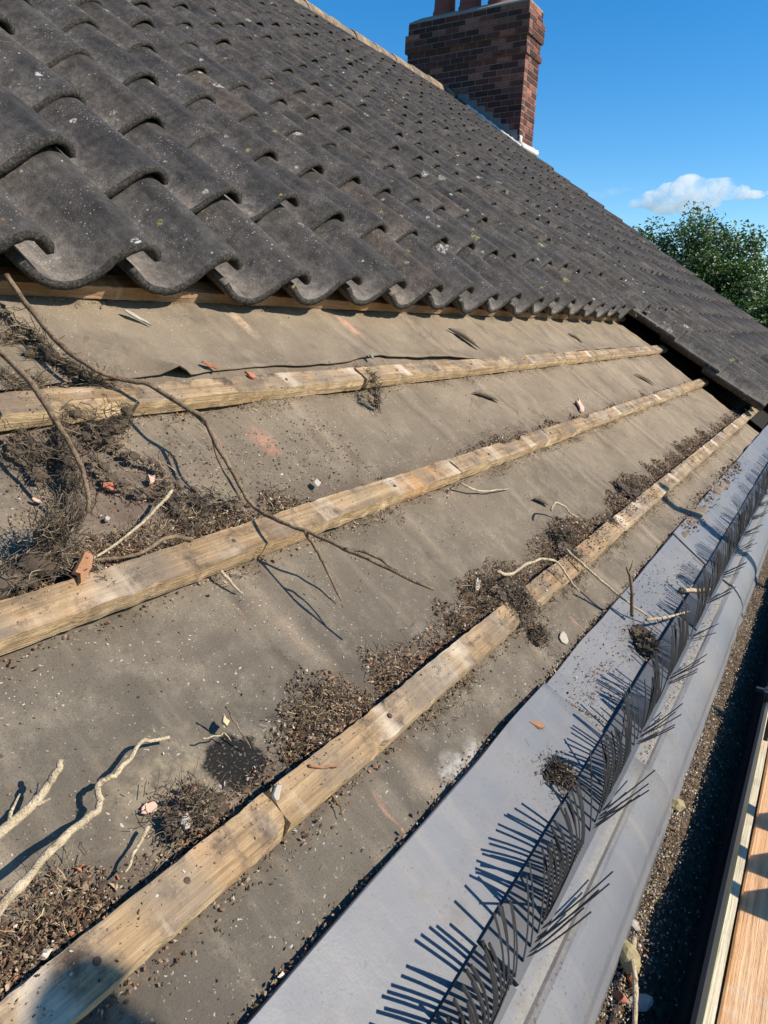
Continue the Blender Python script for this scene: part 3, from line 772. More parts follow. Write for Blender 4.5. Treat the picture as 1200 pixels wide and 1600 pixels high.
for i in range(40):
    for k in range(4): mb.f.append((i * 4 + k, i * 4 + 4 + k, i * 4 + 4 + (k + 1) % 4, i * 4 + (k + 1) % 4)); mb.mi.append(0)
tag(mb.build('timber_strip', M_PALE), 'narrow pale timber strip between gutter and scaffold board', 'timber strip')
def pole(x, y, z1, label, r=.0242):  # unseen pole, added to cast a shadow band over the eaves
    t = thing('shadow_pole', label, 'scaffold pole', (x, y, -5.6), 'unseen poles added for their shadows')
    mb = MB(); mb.tube([(x, y, -5.6), (x, y, z1)], r, 20); mb.build('tube', M_STEEL, t)
    mb = MB(); mb.tube([(x, y, -5.6), (x, y, -5.59)], .075, 16); mb.build('base_plate', M_STEEL, t)
    mb = MB(); mb.box((x, y + .02, -.40), E3, (.035, .045, .03)); mb.tube([(x - .05, y, -.40), (x + .05, y, -.40)], .03, 10); mb.build('coupler', M_STEEL, t)
    return t
pole(2.06, -1.30, 1.05, 'unseen scaffold pole added to cast the shadow band across the third tray')
p2 = pole(.115, -1.30, 1.02, 'unseen scaffold pole with a sleeve, added to cast shadow on the lowest batten')
mb = MB(); mb.tube([(.115, -1.30, .80), (.115, -1.30, 1.02), (.115, -1.30, 1.04)], [.036, .036, .03], 20); mb.build('shadow_sleeve', M_GUT, p2)  # sleeve added to widen the shadow that the pole casts
for yy, lb in ((-.400, 'steel tube under the inner edge of the scaffold boards'), (-1.33, 'steel tube under the outer edge of the scaffold boards')):
    mb = MB(); mb.tube([(-1.5, yy, -.385), (2.6, yy, -.385)], .0242, 14)
    tag(mb.build('scaffold_tube', M_STEEL), lb, 'scaffold tube', 'scaffold tubes under the boards')

lean = ('nearest', 'middle', 'farthest')
for k, x in enumerate((.66, .75, .87)):  # tiles added out of view to cast shadow bands on the board
    M = Matrix.Translation((x, -.64, -.318)) @ Matrix.Rotation(math.radians(-90), 4, 'Y') @ Matrix.Rotation(math.radians(180), 4, 'Z')
    M = Matrix.Translation((x, -1.02, -.302)) @ Matrix.Rotation(math.radians(-88), 4, 'Y')
    o = bpy.data.objects.new('shadow_tile', near_meshes[k]); C.objects.link(o); o.matrix_world = M
    tag(o, 'unseen tile added on edge on the scaffold boards to cast shadow, %s of three' % lean[k], 'roof tile', 'added shadow-casting tiles')

# ------------------------------------------------------------------ chimney
CX0, CX1, CY0, CY1 = 9.18, 9.66, 3.79, 5.61
CT = 4.424; CH = .0745
chim = thing('chimney', 'tall red brown brick chimney stack with three pots at the ridge', 'chimney', ((CX0 + CX1) / 2, (CY0 + CY1) / 2, 2.2))
mb = MB(); mb.box(((CX0 + CX1) / 2, (CY0 + CY1) / 2, (1.9 + CT) / 2), E3, ((CX1 - CX0) / 2 - .006, (CY1 - CY0) / 2 - .006, (CT - 1.9) / 2)); mb.build('mortar_core', M_BMORT, chim)
bcache = {}
def brick_mesh(l, d, h):
    k = (round(l, 3), round(d, 3), round(h, 3))
    if k not in bcache:
        m_ = MB(); bb = bmesh.new(); bmesh.ops.create_cube(bb, size=1.0)
        for v in bb.verts: v.co = Vector((v.co.x * d, v.co.y * l, v.co.z * h))
        bmesh.ops.bevel(bb, geom=bb.edges[:], offset=.004, segments=1, affect='EDGES')
        me = bpy.data.meshes.new('brick'); bb.to_mesh(me); bb.free(); me.materials.append(M_BRICK); bcache[k] = me
    return bcache[k]
rear = MB(); z = CT; ci = 0; nb_ = 0
while z > 2.30:
    proj = {2: .030, 3: .030, 4: .030, 7: .022}.get(ci, .0)
    x0, x1, y0, y1 = CX0 - proj, CX1 + proj, CY0 - proj, CY1 + proj
    zc = z - CH / 2; h = CH - .011
    if proj:
        pm = MB(); pm.box(((x0 + x1) / 2, (y0 + y1) / 2, zc), E3, ((x1 - x0) / 2 - .006, (y1 - y0) / 2 - .006, CH / 2 - .001)); pm.build('mortar_band', M_BMORT, chim)
    def run(a, b, off):
        L = .205; out = []; p = a
        first = L / 2 if off else L
        while p < b - .02:
            l = min(first, b - p); first = L
            if b - (p + l) < .05: l = b - p
            out.append((p, p + l)); p += l
        return out
    for a, b in run(y0, y1, ci % 2):
        roofz = (a + b) / 2 * math.tan(AL) + .02
        if z < roofz - .05 and (a + b) / 2 < 4.9: continue
        o_ = ins('brick', brick_mesh(b - a - .010, .1, h), chim, Matrix.Translation((x0 + .05 + random.uniform(-.002, .002), (a + b) / 2, zc))); nb_ += 1
        rear.box((x1 - .05, (a + b) / 2, zc), E3, (.05, (b - a) / 2 - .005, h / 2))
    for a, b in run(x0 + .102, x1 - .102 if False else x1, (ci + 1) % 2):
        if z < 2.62: continue
        ins('brick', brick_mesh(.1, b - a - .010, h), chim, Matrix.Translation(((a + b) / 2, y0 + .05 + random.uniform(-.002, .002), zc))); nb_ += 1
        rear.box(((a + b) / 2 , y1 - .05, zc), E3, ((b - a) / 2 - .005, .05, h / 2))
    z -= CH; ci += 1
ro = rear.build('rear_brickwork', M_BRICK, chim); ro['kind'] = 'stuff'
fl = MB(); a = [(CX0 + .01, CY0 + .01), (CX1 - .01, CY0 + .01), (CX1 - .01, CY1 - .01), (CX0 + .01, CY1 - .01)]; b = [(CX0 + .10, CY0 + .16), (CX1 - .10, CY0 + .16), (CX1 - .10, CY1 - .16), (CX0 + .10, CY1 - .16)]
vsf = [(x, y, CT - .004) for x, y in a] + [(x, y, CT + .02) for x, y in a] + [(x, y, CT + .085) for x, y in b]
fl.add(vsf, [(0, 1, 5, 4), (1, 2, 6, 5), (2, 3, 7, 6), (3, 0, 4, 7), (4, 5, 9, 8), (5, 6, 10, 9), (6, 7, 11, 10), (7, 4, 8, 11), (8, 9, 10, 11)])
fl.build('flaunching', plain('flaunching_mortar', (.24, .22, .18), .95, .35, 10), chim)
for py in (5.17, 4.77, 4.33):
    m_ = MB(); px_ = (CX0 + CX1) / 2
    m_.tube([(px_, py, CT + .04), (px_, py, CT + .14), (px_, py, CT + .16), (px_, py, CT + .55), (px_, py, CT + .57), (px_, py, CT + .63)], [.165, .165, .15, .135, .165, .165], 24)
    m_.build('chimney_pot', M_POT, chim, smooth=False)
# stepped lead flashing on the near side, white sealant along the tiles
def surf_z(y): return y * math.tan(AL) + (.50 + rise(y / CA / G)) * G / CA
for k in range(7):
    y = CY0 + .02 + k * .125; zt = surf_z(y) - .02
    m_ = MB(); t_ = .004
    tri = [(y - .01, zt - .10), (y - .015, zt + .12), (y + .12, zt + .135 + .03), (y + .165, zt + .10), (y + .15, zt + .02)]
    tri = [(y, zt - .1), (y, zt + .045), (y + .02, zt + .19), (y + .20, zt + .20), (y + .175, zt + .02)]
    n = len(tri); xx = CX0 - .004 - .0012 * (k % 2)
    m_.add([(xx - t_, p, q) for p, q in tri] + [(xx, p, q) for p, q in tri], [tuple(range(n)), tuple(range(2 * n - 1, n - 1, -1))] + [(i, i + n, (i + 1) % n + n, (i + 1) % n) for i in range(n)])
    m_.build('lead_flashing', M_LEAD, chim)
m_ = MB(); pts = []
for i in range(30):
    y = CY0 - .05 + .85 * i / 29
    pts.append((CX0 - .05 + .012 * nz(y * 20, 0, 1), y, surf_z(y) - .005 + .016 * nz(y * 16, 3, 1)))
m_.tube(pts, [.026 + .008 * nz(i * .9, 0, 4) for i in range(30)], 8)
m_.build('sealant_bead', M_SEAL, chim, smooth=True)
m_ = MB(); pts = []
for i in range(12):
    x = CX0 - .05 + .56 * i / 11; pts.append((x, CY0 - .045 + .01 * nz(x * 12, 2, 1), surf_z(CY0) - .02 + .012 * nz(x * 14, 4, 1)))
m_.tube(pts, [.045 + .012 * nz(i * .9, 0, 8) for i in range(12)], 8)
m_.box((CX0 + .02, CY0 - .012, surf_z(CY0) + .05), E3, (.028, .012, .06), jit=.004)
m_.build('sealant_apron', M_SEAL, chim, smooth=True)

# ------------------------------------------------------------------ moss and soil debris banked against the battens
def mound_h(u, row):
    if row == 0:
        k = .30 + .75 * nz(u * .9, 1, 3) + .9 * nz(u * 3.1, 2, 3) + .5 * nz(u * 7, 2, 5)
        for c_, s_, a_ in ((-.43, .13, .5), (1.75, .35, .85), (.35, .35, .45), (-1.0, .2, .6), (3.2, .5, .45), (5.0, .5, .55), (7.5, 1.0, .5)):
            k += a_ * math.exp(-((u - c_) / s_) ** 2)
        if -.36 < u < -.06: k *= .25
        return max(.0, min(1.4, k)) * .055
    if row == 1:
        k = -.1 + .9 * nz(u * 1.2, 5, 3) + .5 * nz(u * 3.5, 6, 3)
        for c_, s_, a_ in ((.35, .5, .9), (-.2, .3, 1.1), (1.0, .2, .9), (5.0, .8, .5), (3.3, .6, .35)): k += a_ * math.exp(-((u - c_) / s_) ** 2)
        return max(.0, min(1.4, k)) * .055
    k = -.45 + .8 * nz(u * 1.4, 8, 3) + (.8 * math.exp(-((u - .35) / .4) ** 2)) + .7 * math.exp(-((u - 2.5) / .12) ** 2)
    return max(.0, min(1.2, k)) * .035
def mound(row, u0, u1, label):
    mb = MB(); N = int((u1 - u0) / .02); J = 12; wd = .30 if row == 0 else .22
    for i in range(N + 1):
        u = u0 + (u1 - u0) * i / N; h = mound_h(u, row)
        for j in range(J + 1):
            t = j / J; v = row + .146 + wd * t * (.25 + min(1, h / .06) * .6 + .3 * nz(u * 6, row, 9))
            prof = (1 - t) ** 1.3
            w_ = felt_h(u, v) - .006 + h * prof * (1 + .35 * nz(u * 16, v * 16, 2)) + .014 * nz(u * 30, v * 30, 4) * prof
            if h < .004: w_ -= .01
            mb.v.append(RP(u, v, w_))
    for i in range(N):
        for j in range(J):
            a = i * (J + 1) + j; mb.f.append((a, a + J + 1, a + J + 2, a + 1)); mb.mi.append(0)
    return tag(mb.build('moss_debris', M_SOIL, smooth=True), label, 'debris', kind='stuff')
mound(0, -2.2, 13, 'bank of dark soil and moss behind the lowest batten')
mound(1, -1.5, 13, 'thin bank of dark soil and moss behind the third batten')
mound(2, -1, 13, 'thin line of dark moss behind the second batten')
crumbs = MB()
def scatter(n, ufn, vfn, wfn, sizes, pal, flat=.4):
    for _ in range(n):
        u = ufn(); v = vfn(u); chip(crumbs, RP(u, v, wfn(u, v)), random.choice(sizes), pick(pal), flat)
def uexp(a, b, p=1.6): return lambda: a + (b - a) * random.random() ** p
for row, n, wd in ((0, 24000, .25), (1, 9000, .19), (2, 2600, .14)):
    k = 0
    while k < n:
        u = uexp(-1.7, 12.4, 1.9)(); h = mound_h(u, row)
        if random.random() > (h / .055 + .13): continue
        t = random.random() ** 1.3; ww = wd * (.35 + min(1, h / .05) * .75); v = row + .148 + ww * t * (1 + .25 * nz(u * 6, row, 9))
        w_ = felt_h(u, v) + h * (1 - t / 1.0) ** 1.3 * 1.0 + random.uniform(0, .012)
        sz = random.choice((.0006, .0008, .001, .0013, .0016, .002, .0028)) * (1 if random.random() > .04 else 2.0)
        if u > 3: sz *= 1.4
        chip(crumbs, RP(u, v, w_), sz, pick(PAL), .45); k += 1
# crumbs fallen on to the battens, loose on the felt and along the tray
scatter(900, uexp(-1.4, 12, 2), lambda u: .148 - abs(random.gauss(0, .06)), lambda u, v: .087, (.0005, .0007, .001, .0015), PAL)
scatter(700, lambda: random.uniform(2.1, 5.2), lambda u: .148 - abs(random.gauss(0, .07)), lambda u, v: .088, (.0008, .0014, .002, .003), PAL)
scatter(450, uexp(-.8, 12, 2), lambda u: 1.148 - abs(random.gauss(0, .06)), lambda u, v: .089, (.0005, .0007, .001, .0015), PAL)
scatter(400, uexp(0, 12, 2), lambda u: 2 + random.uniform(.0, .148), lambda u, v: .091, (.0006, .0009, .0013, .002), PAL)
scatter(6500, uexp(-1.5, 12.3, 1.8), lambda u: random.uniform(-.3, 3.0), lambda u, v: felt_h(u, v) + .003, (.0005, .0007, .0009, .0012, .002), PAL)
scatter(2600, lambda: random.uniform(-.6, 1.9), lambda u: random.gauss(1.55, .22), lambda u, v: felt_h(u, v) + .004, (.0006, .001, .0016, .0024), PAL)
scatter(500, lambda: random.uniform(.3, 2.6), lambda u: random.gauss(2.62, .2), lambda u, v: felt_h(u, v) + .004, (.0006, .001, .0016), PAL)
scatter(1500, uexp(-1.5, 12.3, 1.8), lambda u: random.uniform(-.3, 3.0), lambda u, v: felt_h(u, v) + .003, (.0006, .0008, .0011, .0016), PAL2)
for row, n in ((0, 1300), (1, 1100), (2, 700), (3, 700)):
    scatter(n, uexp(-1.3, 12.3, 1.8), lambda u: row - abs(random.gauss(0, .03 + .05 * max(0, nz(u * 2.2, row, 1)))), lambda u, v: felt_h(u, v) + .004 + random.random() * .012, (.001, .0014, .002, .003), PAL)
for sm in (0, 1):
    for q_ in range(160):
        t_ = random.random(); uu = (1.43 + .22 * t_) if sm == 0 else (4.69 + .37 * t_)
        chip(crumbs, RP(uu + random.gauss(0, .006), -.30 - .36 * t_, .018 - .010 * t_), random.choice((.0008, .0012, .002)), pick(PAL), .6)
scatter(1300, uexp(-.8, 9, 1.7), lambda u: -.3 + abs(random.gauss(0, .018)), lambda u, v: felt_h(u, v) + .02 + random.random() * .012, (.001, .0015, .0022, .0035), PAL)
scatter(3200, uexp(-.4, 10, 1.5), lambda u: random.uniform(-.66, -.32), lambda u, v: .014 + (.006 if v > -.4 else 0), (.0004, .0006, .0009, .0013, .0022), PALT)
scatter(500, uexp(.8, 9, 1.2), lambda u: random.uniform(-.62, -.33), lambda u, v: .016, (.0015, .002, .003), PALT, .3)
scatter(800, uexp(.9, 2.2, 1), lambda u: random.gauss(-.47, .09), lambda u, v: .012, (.0005, .0008, .0013, .002), PAL)
scatter(2600, uexp(-.3, 7, 1.8), lambda u: min(-.865, random.gauss(-.895, .02)), lambda u, v: .004, (.0005, .0008, .0012, .002), PAL2)
scatter(900, uexp(5, 9, 1), lambda u: random.gauss(-.33, .06), lambda u, v: .035, (.001, .002, .004, .006), PAL)
tag(crumbs.build('crumbs', M_CRUMB), 'scattered moss crumbs, grit and tile flakes over the bare strip', 'crumbs', kind='stuff')
fib = MB()
for row, n in ((0, 4200), (1, 2200), (2, 800), (3, 420)):
    k = 0
    while k < n:
        u = uexp(-1.4, 12.2, 1.8)(); front = random.random() < (.3 if row < 3 else 1.0)
        h = mound_h(u, row) if row < 3 else .03
        if not front and random.random() > h / .06: continue
        if front and nz(u * 1.7, row * 3, 4) < .12: 
            k += .2; continue
        v = row - abs(random.gauss(0, .05)) if front else row + .15 + random.random() * .2
        strand(fib, RP(u, v, felt_h(u, v) + (.01 if front else h * .8)), random.uniform(.006, .022), random.choice((.0002, .0003, .0005)), pick([((.07, .05, .034), 3), ((.19, .13, .075), 3), ((.38, .29, .17), 3)]), 1.0, .5); k += 1
tag(fib.build('root_fibres', M_CRUMB), 'fine dry roots and stalks caught along the battens', 'root fibres', kind='stuff')

# ------------------------------------------------------------------ twigs and branches
TW={
 'main':[(0.34, 2.88, 0.2), (0.36, 2.79, 0.16), (0.36, 2.59, 0.14), (0.35, 2.37, 0.15), (0.4, 2.18, 0.16), (0.49, 2.1, 0.16), (0.57, 1.99, 0.2), (0.6, 1.77, 0.24), (0.63, 1.67, 0.25), (0.57, 1.48, 0.24), (0.58, 1.36, 0.2), (0.6, 1.24, 0.14), (0.61, 1.17, 0.13), (0.59, 1.02, 0.2), (0.6, 0.89, 0.26), (0.62, 0.71, 0.33), (0.65, 0.53, 0.39), (0.72, 0.32, 0.44)],
 'mainb':[(0.6, 1.77, 0.24), (0.65, 1.64, 0.22), (0.59, 1.5, 0.2), (0.58, 1.39, 0.16), (0.58, 1.25, 0.12)],
 'maintwig':[(0.59, 0.9, 0.26), (0.65, 0.84, 0.19), (0.71, 0.79, 0.12), (0.74, 0.7, 0.05), (0.75, 0.62, 0.01)],
 'mainfork':[(0.62, 0.71, 0.33), (0.67, 0.64, 0.36), (0.69, 0.55, 0.38), (0.69, 0.42, 0.41)],
 'arch':[(-0.02, 2.29, 0.2), (-0.07, 2.01, 0.28), (-0.11, 1.78, 0.3), (-0.11, 1.67, 0.28), (-0.11, 1.54, 0.24), (-0.12, 1.46, 0.2), (-0.13, 1.4, 0.14), (-0.16, 1.38, 0.03)],
 'pale':[(0.29, 1.4, 0.12), (0.14, 1.33, 0.08), (-0.13, 1.24, 0.05), (-0.33, 1.22, 0.04)],
 'bent':[(0.21, 1.14, 0.1), (0.12, 1.19, 0.09), (-0.03, 1.17, 0.07), (-0.19, 1.21, 0.05)],
 'stub':[(-0.98, 0.47, 0.1), (-0.88, 0.49, 0.09), (-0.82, 0.51, 0.1), (-0.78, 0.53, 0.13), (-0.76, 0.55, 0.15)],
 'long':[(-1.13, 0.26, 0.3), (-0.98, 0.32, 0.22), (-0.82, 0.37, 0.13), (-0.71, 0.4, 0.06), (-0.69, 0.42, 0.06), (-0.68, 0.45, 0.06), (-0.65, 0.46, 0.06), (-0.61, 0.46, 0.06), (-0.54, 0.48, 0.06), (-0.47, 0.51, 0.04), (-0.38, 0.48, 0.02)],
 'short':[(-0.61, 0.28, 0.03), (-0.67, 0.25, 0.04), (-0.75, 0.21, 0.06)],
 'curl':[(1.79, 0.3, 0.12), (1.91, 0.25, 0.1), (2.1, 0.23, 0.14), (2.25, 0.19, 0.16), (2.34, 0.12, 0.16), (2.35, 0.0, 0.13), (2.38, -0.09, 0.1)],
 'cross':[(2.67, 0.16, 0.12), (2.65, -0.01, 0.13), (2.69, -0.17, 0.12), (2.7, -0.29, 0.12), (2.8, -0.44, 0.1), (2.93, -0.55, 0.06)],
 'upright':[(2.74, -0.43, 0.06), (2.72, -0.35, 0.16), (2.69, -0.26, 0.26), (2.65, -0.19, 0.32)],
 'crook':[(2.99, 0.44, 0.12), (3.09, 0.47, 0.14), (3.21, 0.43, 0.12), (3.3, 0.35, 0.08), (3.41, 0.31, 0.05)],
 'nail':[(-0.07, 0.12, 0.09), (-0.02, 0.08, 0.09), (0.03, 0.05, 0.1)],
 'comb':[(3.77, -0.6, 0.03), (3.92, -0.69, 0.05), (4.17, -0.78, 0.05)],
 'span':[(2.76, -0.51, 0.1), (3.0, -0.6, 0.1), (3.37, -0.71, 0.1)],
 'fine':[(2.45, 0.95, 0.05), (2.6, 0.87, 0.02), (2.76, 0.82, 0.02), (3.0, 0.78, 0.02)],
 'fine2':[(-0.19, 0.45, 0.1), (-0.17, 0.39, 0.06), (-0.15, 0.3, 0.01)],
 'fine3':[(-0.28, 0.42, 0.02), (-0.23, 0.4, 0.02), (-0.2, 0.39, 0.02), (-0.19, 0.36, 0.01)],
 'peg':[(0.26, 0.98, 0.05), (0.28, 0.92, 0.03), (0.3, 0.87, 0.01)],
 'low':[(-0.01, 0.0, 0.01), (-0.02, -0.04, 0.02), (-0.03, -0.08, 0.01)],
 'hook':[(-0.38, 0.08, 0.02), (-0.4, 0.11, 0.03), (-0.42, 0.11, 0.02)],
}
MS={
 'a':[(0.32, 2.84, 0.06), (0.33, 2.69, 0.07), (0.37, 2.59, 0.07), (0.38, 2.49, 0.05)],
 'b':[(0.3, 2.49, 0.05), (0.4, 2.4, 0.06), (0.43, 2.19, 0.1), (0.47, 2.16, 0.08)],
 'b2':[(0.2, 2.62, 0.05), (0.35, 2.6, 0.05)],
 'c':[(0.12, 1.95, 0.06), (0.03, 1.76, 0.1), (-0.05, 1.59, 0.1), (-0.08, 1.49, 0.05)],
 'd':[(-0.06, 1.96, 0.04), (-0.03, 1.81, 0.06), (0.02, 1.74, 0.08)],
 'e':[(-0.18, 1.91, 0.04), (-0.12, 1.81, 0.04), (-0.13, 1.7, 0.03)],
 'f':[(0.11, 1.86, 0.08), (0.27, 1.81, 0.08), (0.33, 1.7, 0.06), (0.41, 1.62, 0.06), (0.38, 1.52, 0.06), (0.53, 1.38, 0.06), (0.66, 1.25, 0.08)],
 'g':[(0.15, 1.73, 0.05), (0.17, 1.55, 0.06), (0.36, 1.41, 0.06), (0.62, 1.28, 0.07)],
 'h':[(-0.54, 1.23, 0.05), (-0.44, 1.24, 0.09), (-0.32, 1.26, 0.12), (-0.29, 1.2, 0.09), (-0.24, 1.14, 0.06)],
 'h2':[(-0.34, 1.31, 0.1), (-0.31, 1.32, 0.2), (-0.29, 1.34, 0.22)],
 'i':[(0.38, 1.52, 0.06), (0.32, 1.38, 0.04), (0.32, 1.3, 0.03)],
 'j':[(0.46, 1.39, 0.05), (0.43, 1.3, 0.04), (0.31, 1.23, 0.03)],
 'k':[(0.09, 2.36, 0.03), (0.12, 2.25, 0.04), (0.22, 2.3, 0.03)],
 'l':[(0.18, 1.96, 0.12), (0.31, 1.85, 0.12), (0.45, 1.95, 0.1)],
 'm':[(2.6, 1.98, 0.12), (2.47, 1.85, 0.13), (2.48, 1.79, 0.05)],
 'n':[(2.7, 2.19, 0.04), (2.68, 2.04, 0.1)],
}

def knob(pts, r, seed):
    N = len(pts); return [r * (1.0 + .14 * nz(i * .23, seed, 2) + .05 * nz(i * .9, seed, 5) + (.22 if (i * 7 + seed * 3) % 23 == 0 else 0)) * (1.0 - .5 * (i / N) ** 1.5) for i in range(N)]
def twig(keys, r, mat, label, seed, cat='branch', n=8, jit=.002):
    o0 = None; base = RP(*TW[keys[0]][-1])
    if len(keys) == 1:
        pts = smooth_path([RP(*p) for p in TW[keys[0]]], 7)
        pts = [p + Vector((nz(i * .28, seed, 1), nz(i * .28, seed, 2), nz(i * .28, seed, 3))) * jit for i, p in enumerate(pts)]
        mb = MB(); mb.tube(pts, knob(pts, r, seed), n); rs = random.Random(seed * 7 + 1)
        if r > .003:
            for _ in range(rs.randint(2, 4)):
                i = rs.randrange(2, len(pts) - 2); d = (pts[i + 1] - pts[i]).normalized(); sd = (d.orthogonal() * rs.uniform(-1, 1) + d.cross(d.orthogonal()) * rs.uniform(-1, 1) + d * .7).normalized()
                L_ = rs.uniform(.006, .022); mb.tube([pts[i], pts[i] + sd * L_ * .5, pts[i] + sd * L_ + d * L_ * .3], [r * .45, r * .34, r * .14], 6)
        return tag(mb.build('twig', mat, smooth=True), label, cat)
    t = thing('branch', label, cat, base)
    for j, k in enumerate(keys):
        pts = smooth_path([RP(*p) for p in TW[k]], 7)
        pts = [p + Vector((nz(i * .28, seed + j, 1), nz(i * .28, seed + j, 2), nz(i * .28, seed + j, 3))) * jit for i, p in enumerate(pts)]
        mb = MB(); mb.tube(pts, knob(pts, r * (1 if j == 0 else .62), seed + j), n)
        mb.build('stem' if j == 0 else 'side_shoot', mat, t, smooth=True)
    return t
twig(['main', 'mainb', 'maintwig', 'mainfork'], .0040, M_BARK, 'long forked brown branch lying from the tiles across two battens', 1)
twig(['arch'], .0037, M_BARK, 'arched tan stem bowing over the second batten at the frame edge', 2)
twig(['pale'], .0022, M_PALEBARK, 'straight pale twig leaning on the moss heap near the third batten', 3)
twig(['bent'], .0030, M_BARK, 'bent brown twig lying along the back of the third batten', 4)
twig(['stub'], .0043, M_PALEBARK, 'thick stubby pale twig with a blunt raised end, at the lower left', 5)
twig(['long'], .0033, M_PALEBARK, 'long knobbly pale twig rising towards the lower left corner', 6, jit=.0025)
twig(['short'], .0018, M_PALEBARK, 'short pale stalk standing in soil behind the lowest batten', 7)
twig(['curl'], .0030, M_PALEBARK, 'hooked pale twig curling over the lowest batten', 8)
twig(['cross'], .0028, M_PALEBARK, 'straight twig bridging from the lowest batten to the grey tray', 9)
twig(['upright'], .0040, M_BARK, 'short upright brown twig standing in moss on the grey tray', 10)
twig(['crook'], .0026, M_PALEBARK, 'small crooked pale twig above the far moss bank', 11)
twig(['nail'], .0018, M_LEAF, 'thin reddish stalk lying on top of the lowest batten', 12)
twig(['comb'], .0058, M_PALEBARK, 'thick pale stick stuck across the bird comb', 13)
twig(['span'], .0032, M_PALEBARK, 'pale twig lying from the moss clump into the comb teeth', 14)
twig(['fine'], .0022, M_PALEBARK, 'fine pale twig on the felt below the third batten', 15)
twig(['fine2'], .0011, M_BARK, 'thin dark stalk leaning over the black patch in the felt', 16)
twig(['fine3'], .0009, M_PALEBARK, 'tiny curved stalk beside the tan chip on the felt', 17)
twig(['peg'], .0022, M_PALEBARK, 'short peg of twig sticking out under the third batten', 18)
twig(['low'], .0014, M_BARK, 'small dark twig on the felt below the lowest batten', 19)
twig(['hook'], .0013, M_PALEBARK, 'tiny hooked stalk on the felt by the lowest batten', 20)

def lump(mb, c, rx_, ry_, rz_, seed, sub=3, col=None):
    bb = bmesh.new(); bmesh.ops.create_icosphere(bb, subdivisions=sub, radius=1); vs = []
    for v in bb.verts:
        n = v.co; k = 1 + .35 * mnoise.noise(n * 1.9 + Vector((seed, 0, 0))) + .28 * mnoise.noise(n * 5.3 + Vector((0, seed, 0))) + .16 * mnoise.noise(n * 12 + Vector((0, 0, seed)))
        vs.append(Vector(c) + AX * (n.x * rx_ * k) + AY * (n.y * ry_ * k) + AZ * (n.z * rz_ * k))
    mb.add(vs, [tuple(v.index for v in f.verts) for f in bb.faces], col); bb.free()
def shade(c, k): return tuple(x * k for x in c)
SOILC = (.085, .064, .046)
def fibre(mb, rs, p, d, ll, r, col):
    q = [p]
    for k in range(4):
        d = (d + Vector((rs.gauss(0, .3), rs.gauss(0, .3), rs.gauss(0, .3)))).normalized(); nx = q[-1] + d * ll / 4
        hgt = nx.dot(AZ)
        if hgt < .0015: nx = nx + AZ * (.0015 - hgt)
        q.append(nx)
    mb.tube(q, r, 3, col, cap=False)
FC = [(.055, .042, .032), (.10, .076, .052), (.16, .12, .08), (.24, .19, .13)]
def clump(keys, spread, nst, label, seed, L=.03, soil=.008, dark=1.0, cat='moss clump'):
    rs = random.Random(seed); mb = MB()
    for key in keys:
        path = smooth_path([RP(*p) for p in MS[key]], 6)
        for i in range(0, len(path), 2):
            p = path[i]; hgt = max(0.0, p.dot(AZ) - .004)
            if soil: lump(mb, p - AZ * hgt * rs.uniform(.2, .8), soil * rs.uniform(.6, 1.5), soil * rs.uniform(.6, 1.4), soil * rs.uniform(.4, .9), rs.uniform(0, 90), 2, shade(SOILC, dark * rs.uniform(.6, 1.2)))
        for _ in range(nst):
            i = rs.randrange(len(path)); p = path[i] + AX * rs.gauss(0, 1) * spread + AY * rs.gauss(0, 1) * spread + AZ * rs.gauss(-.3, .35) * spread
            hgt = p.dot(AZ)
            if hgt < .003: p = p + AZ * (.003 - hgt)
            tdir = (path[min(i + 2, len(path) - 1)] - path[max(i - 2, 0)]).normalized()
            d = (tdir * rs.choice((-1, 1)) * rs.uniform(.5, 1.4) + AX * rs.gauss(0, .6) + AY * rs.gauss(0, .6) + AZ * rs.gauss(-.05, .25)).normalized()
            c_ = rs.choice(FC); fibre(mb, rs, p, d, L * rs.uniform(.3, 1.4), rs.choice((.00025, .0004, .0006)), shade(c_, dark * rs.uniform(.7, 1.3)))
        for _ in range(nst * 2):
            p = path[rs.randrange(len(path))] + AX * rs.gauss(0, 1) * spread + AY * rs.gauss(0, 1) * spread
            p = p - AZ * (p.dot(AZ) - rs.uniform(.001, .006)); chip(mb, p, rs.choice((.0008, .0012, .002)), tuple(x * dark for x in pick(PAL)), .6)
    return tag(mb.build('moss_clump', M_CRUMB), label, cat)
clump(['a', 'b2'], .006, 80, 'dark root tangle at the left edge below the tile noses', 1, .03, .006, 1.0)
clump(['b'], .008, 380, 'dark knotted root clump around the branch at the felt lap', 2, .022, .011, .9)
clump(['c', 'l'], .010, 170, 'black root mass hanging behind the arched stem', 3, .024, .010, .85)
clump(['d', 'e'], .006, 80, 'low dark root strands below the second batten at the left', 4, .03, .006, .8)
clump(['f', 'g', 'i', 'j'], .0065, 140, 'sprawling dry root mat between the second and third battens', 5, .022, .006, 1.2)
clump(['h', 'h2'], .011, 420, 'hairy moss heap at the left end of the third batten', 6, .022, .014, 1.15)
clump(['k'], .010, 200, 'small dry moss tuft at the left edge above the second batten', 7, .025, .005, 1.1)
clump(['m', 'n'], .005, 150, 'dark root tuft hanging over the joint in the second batten', 8, .02, .005, .7)
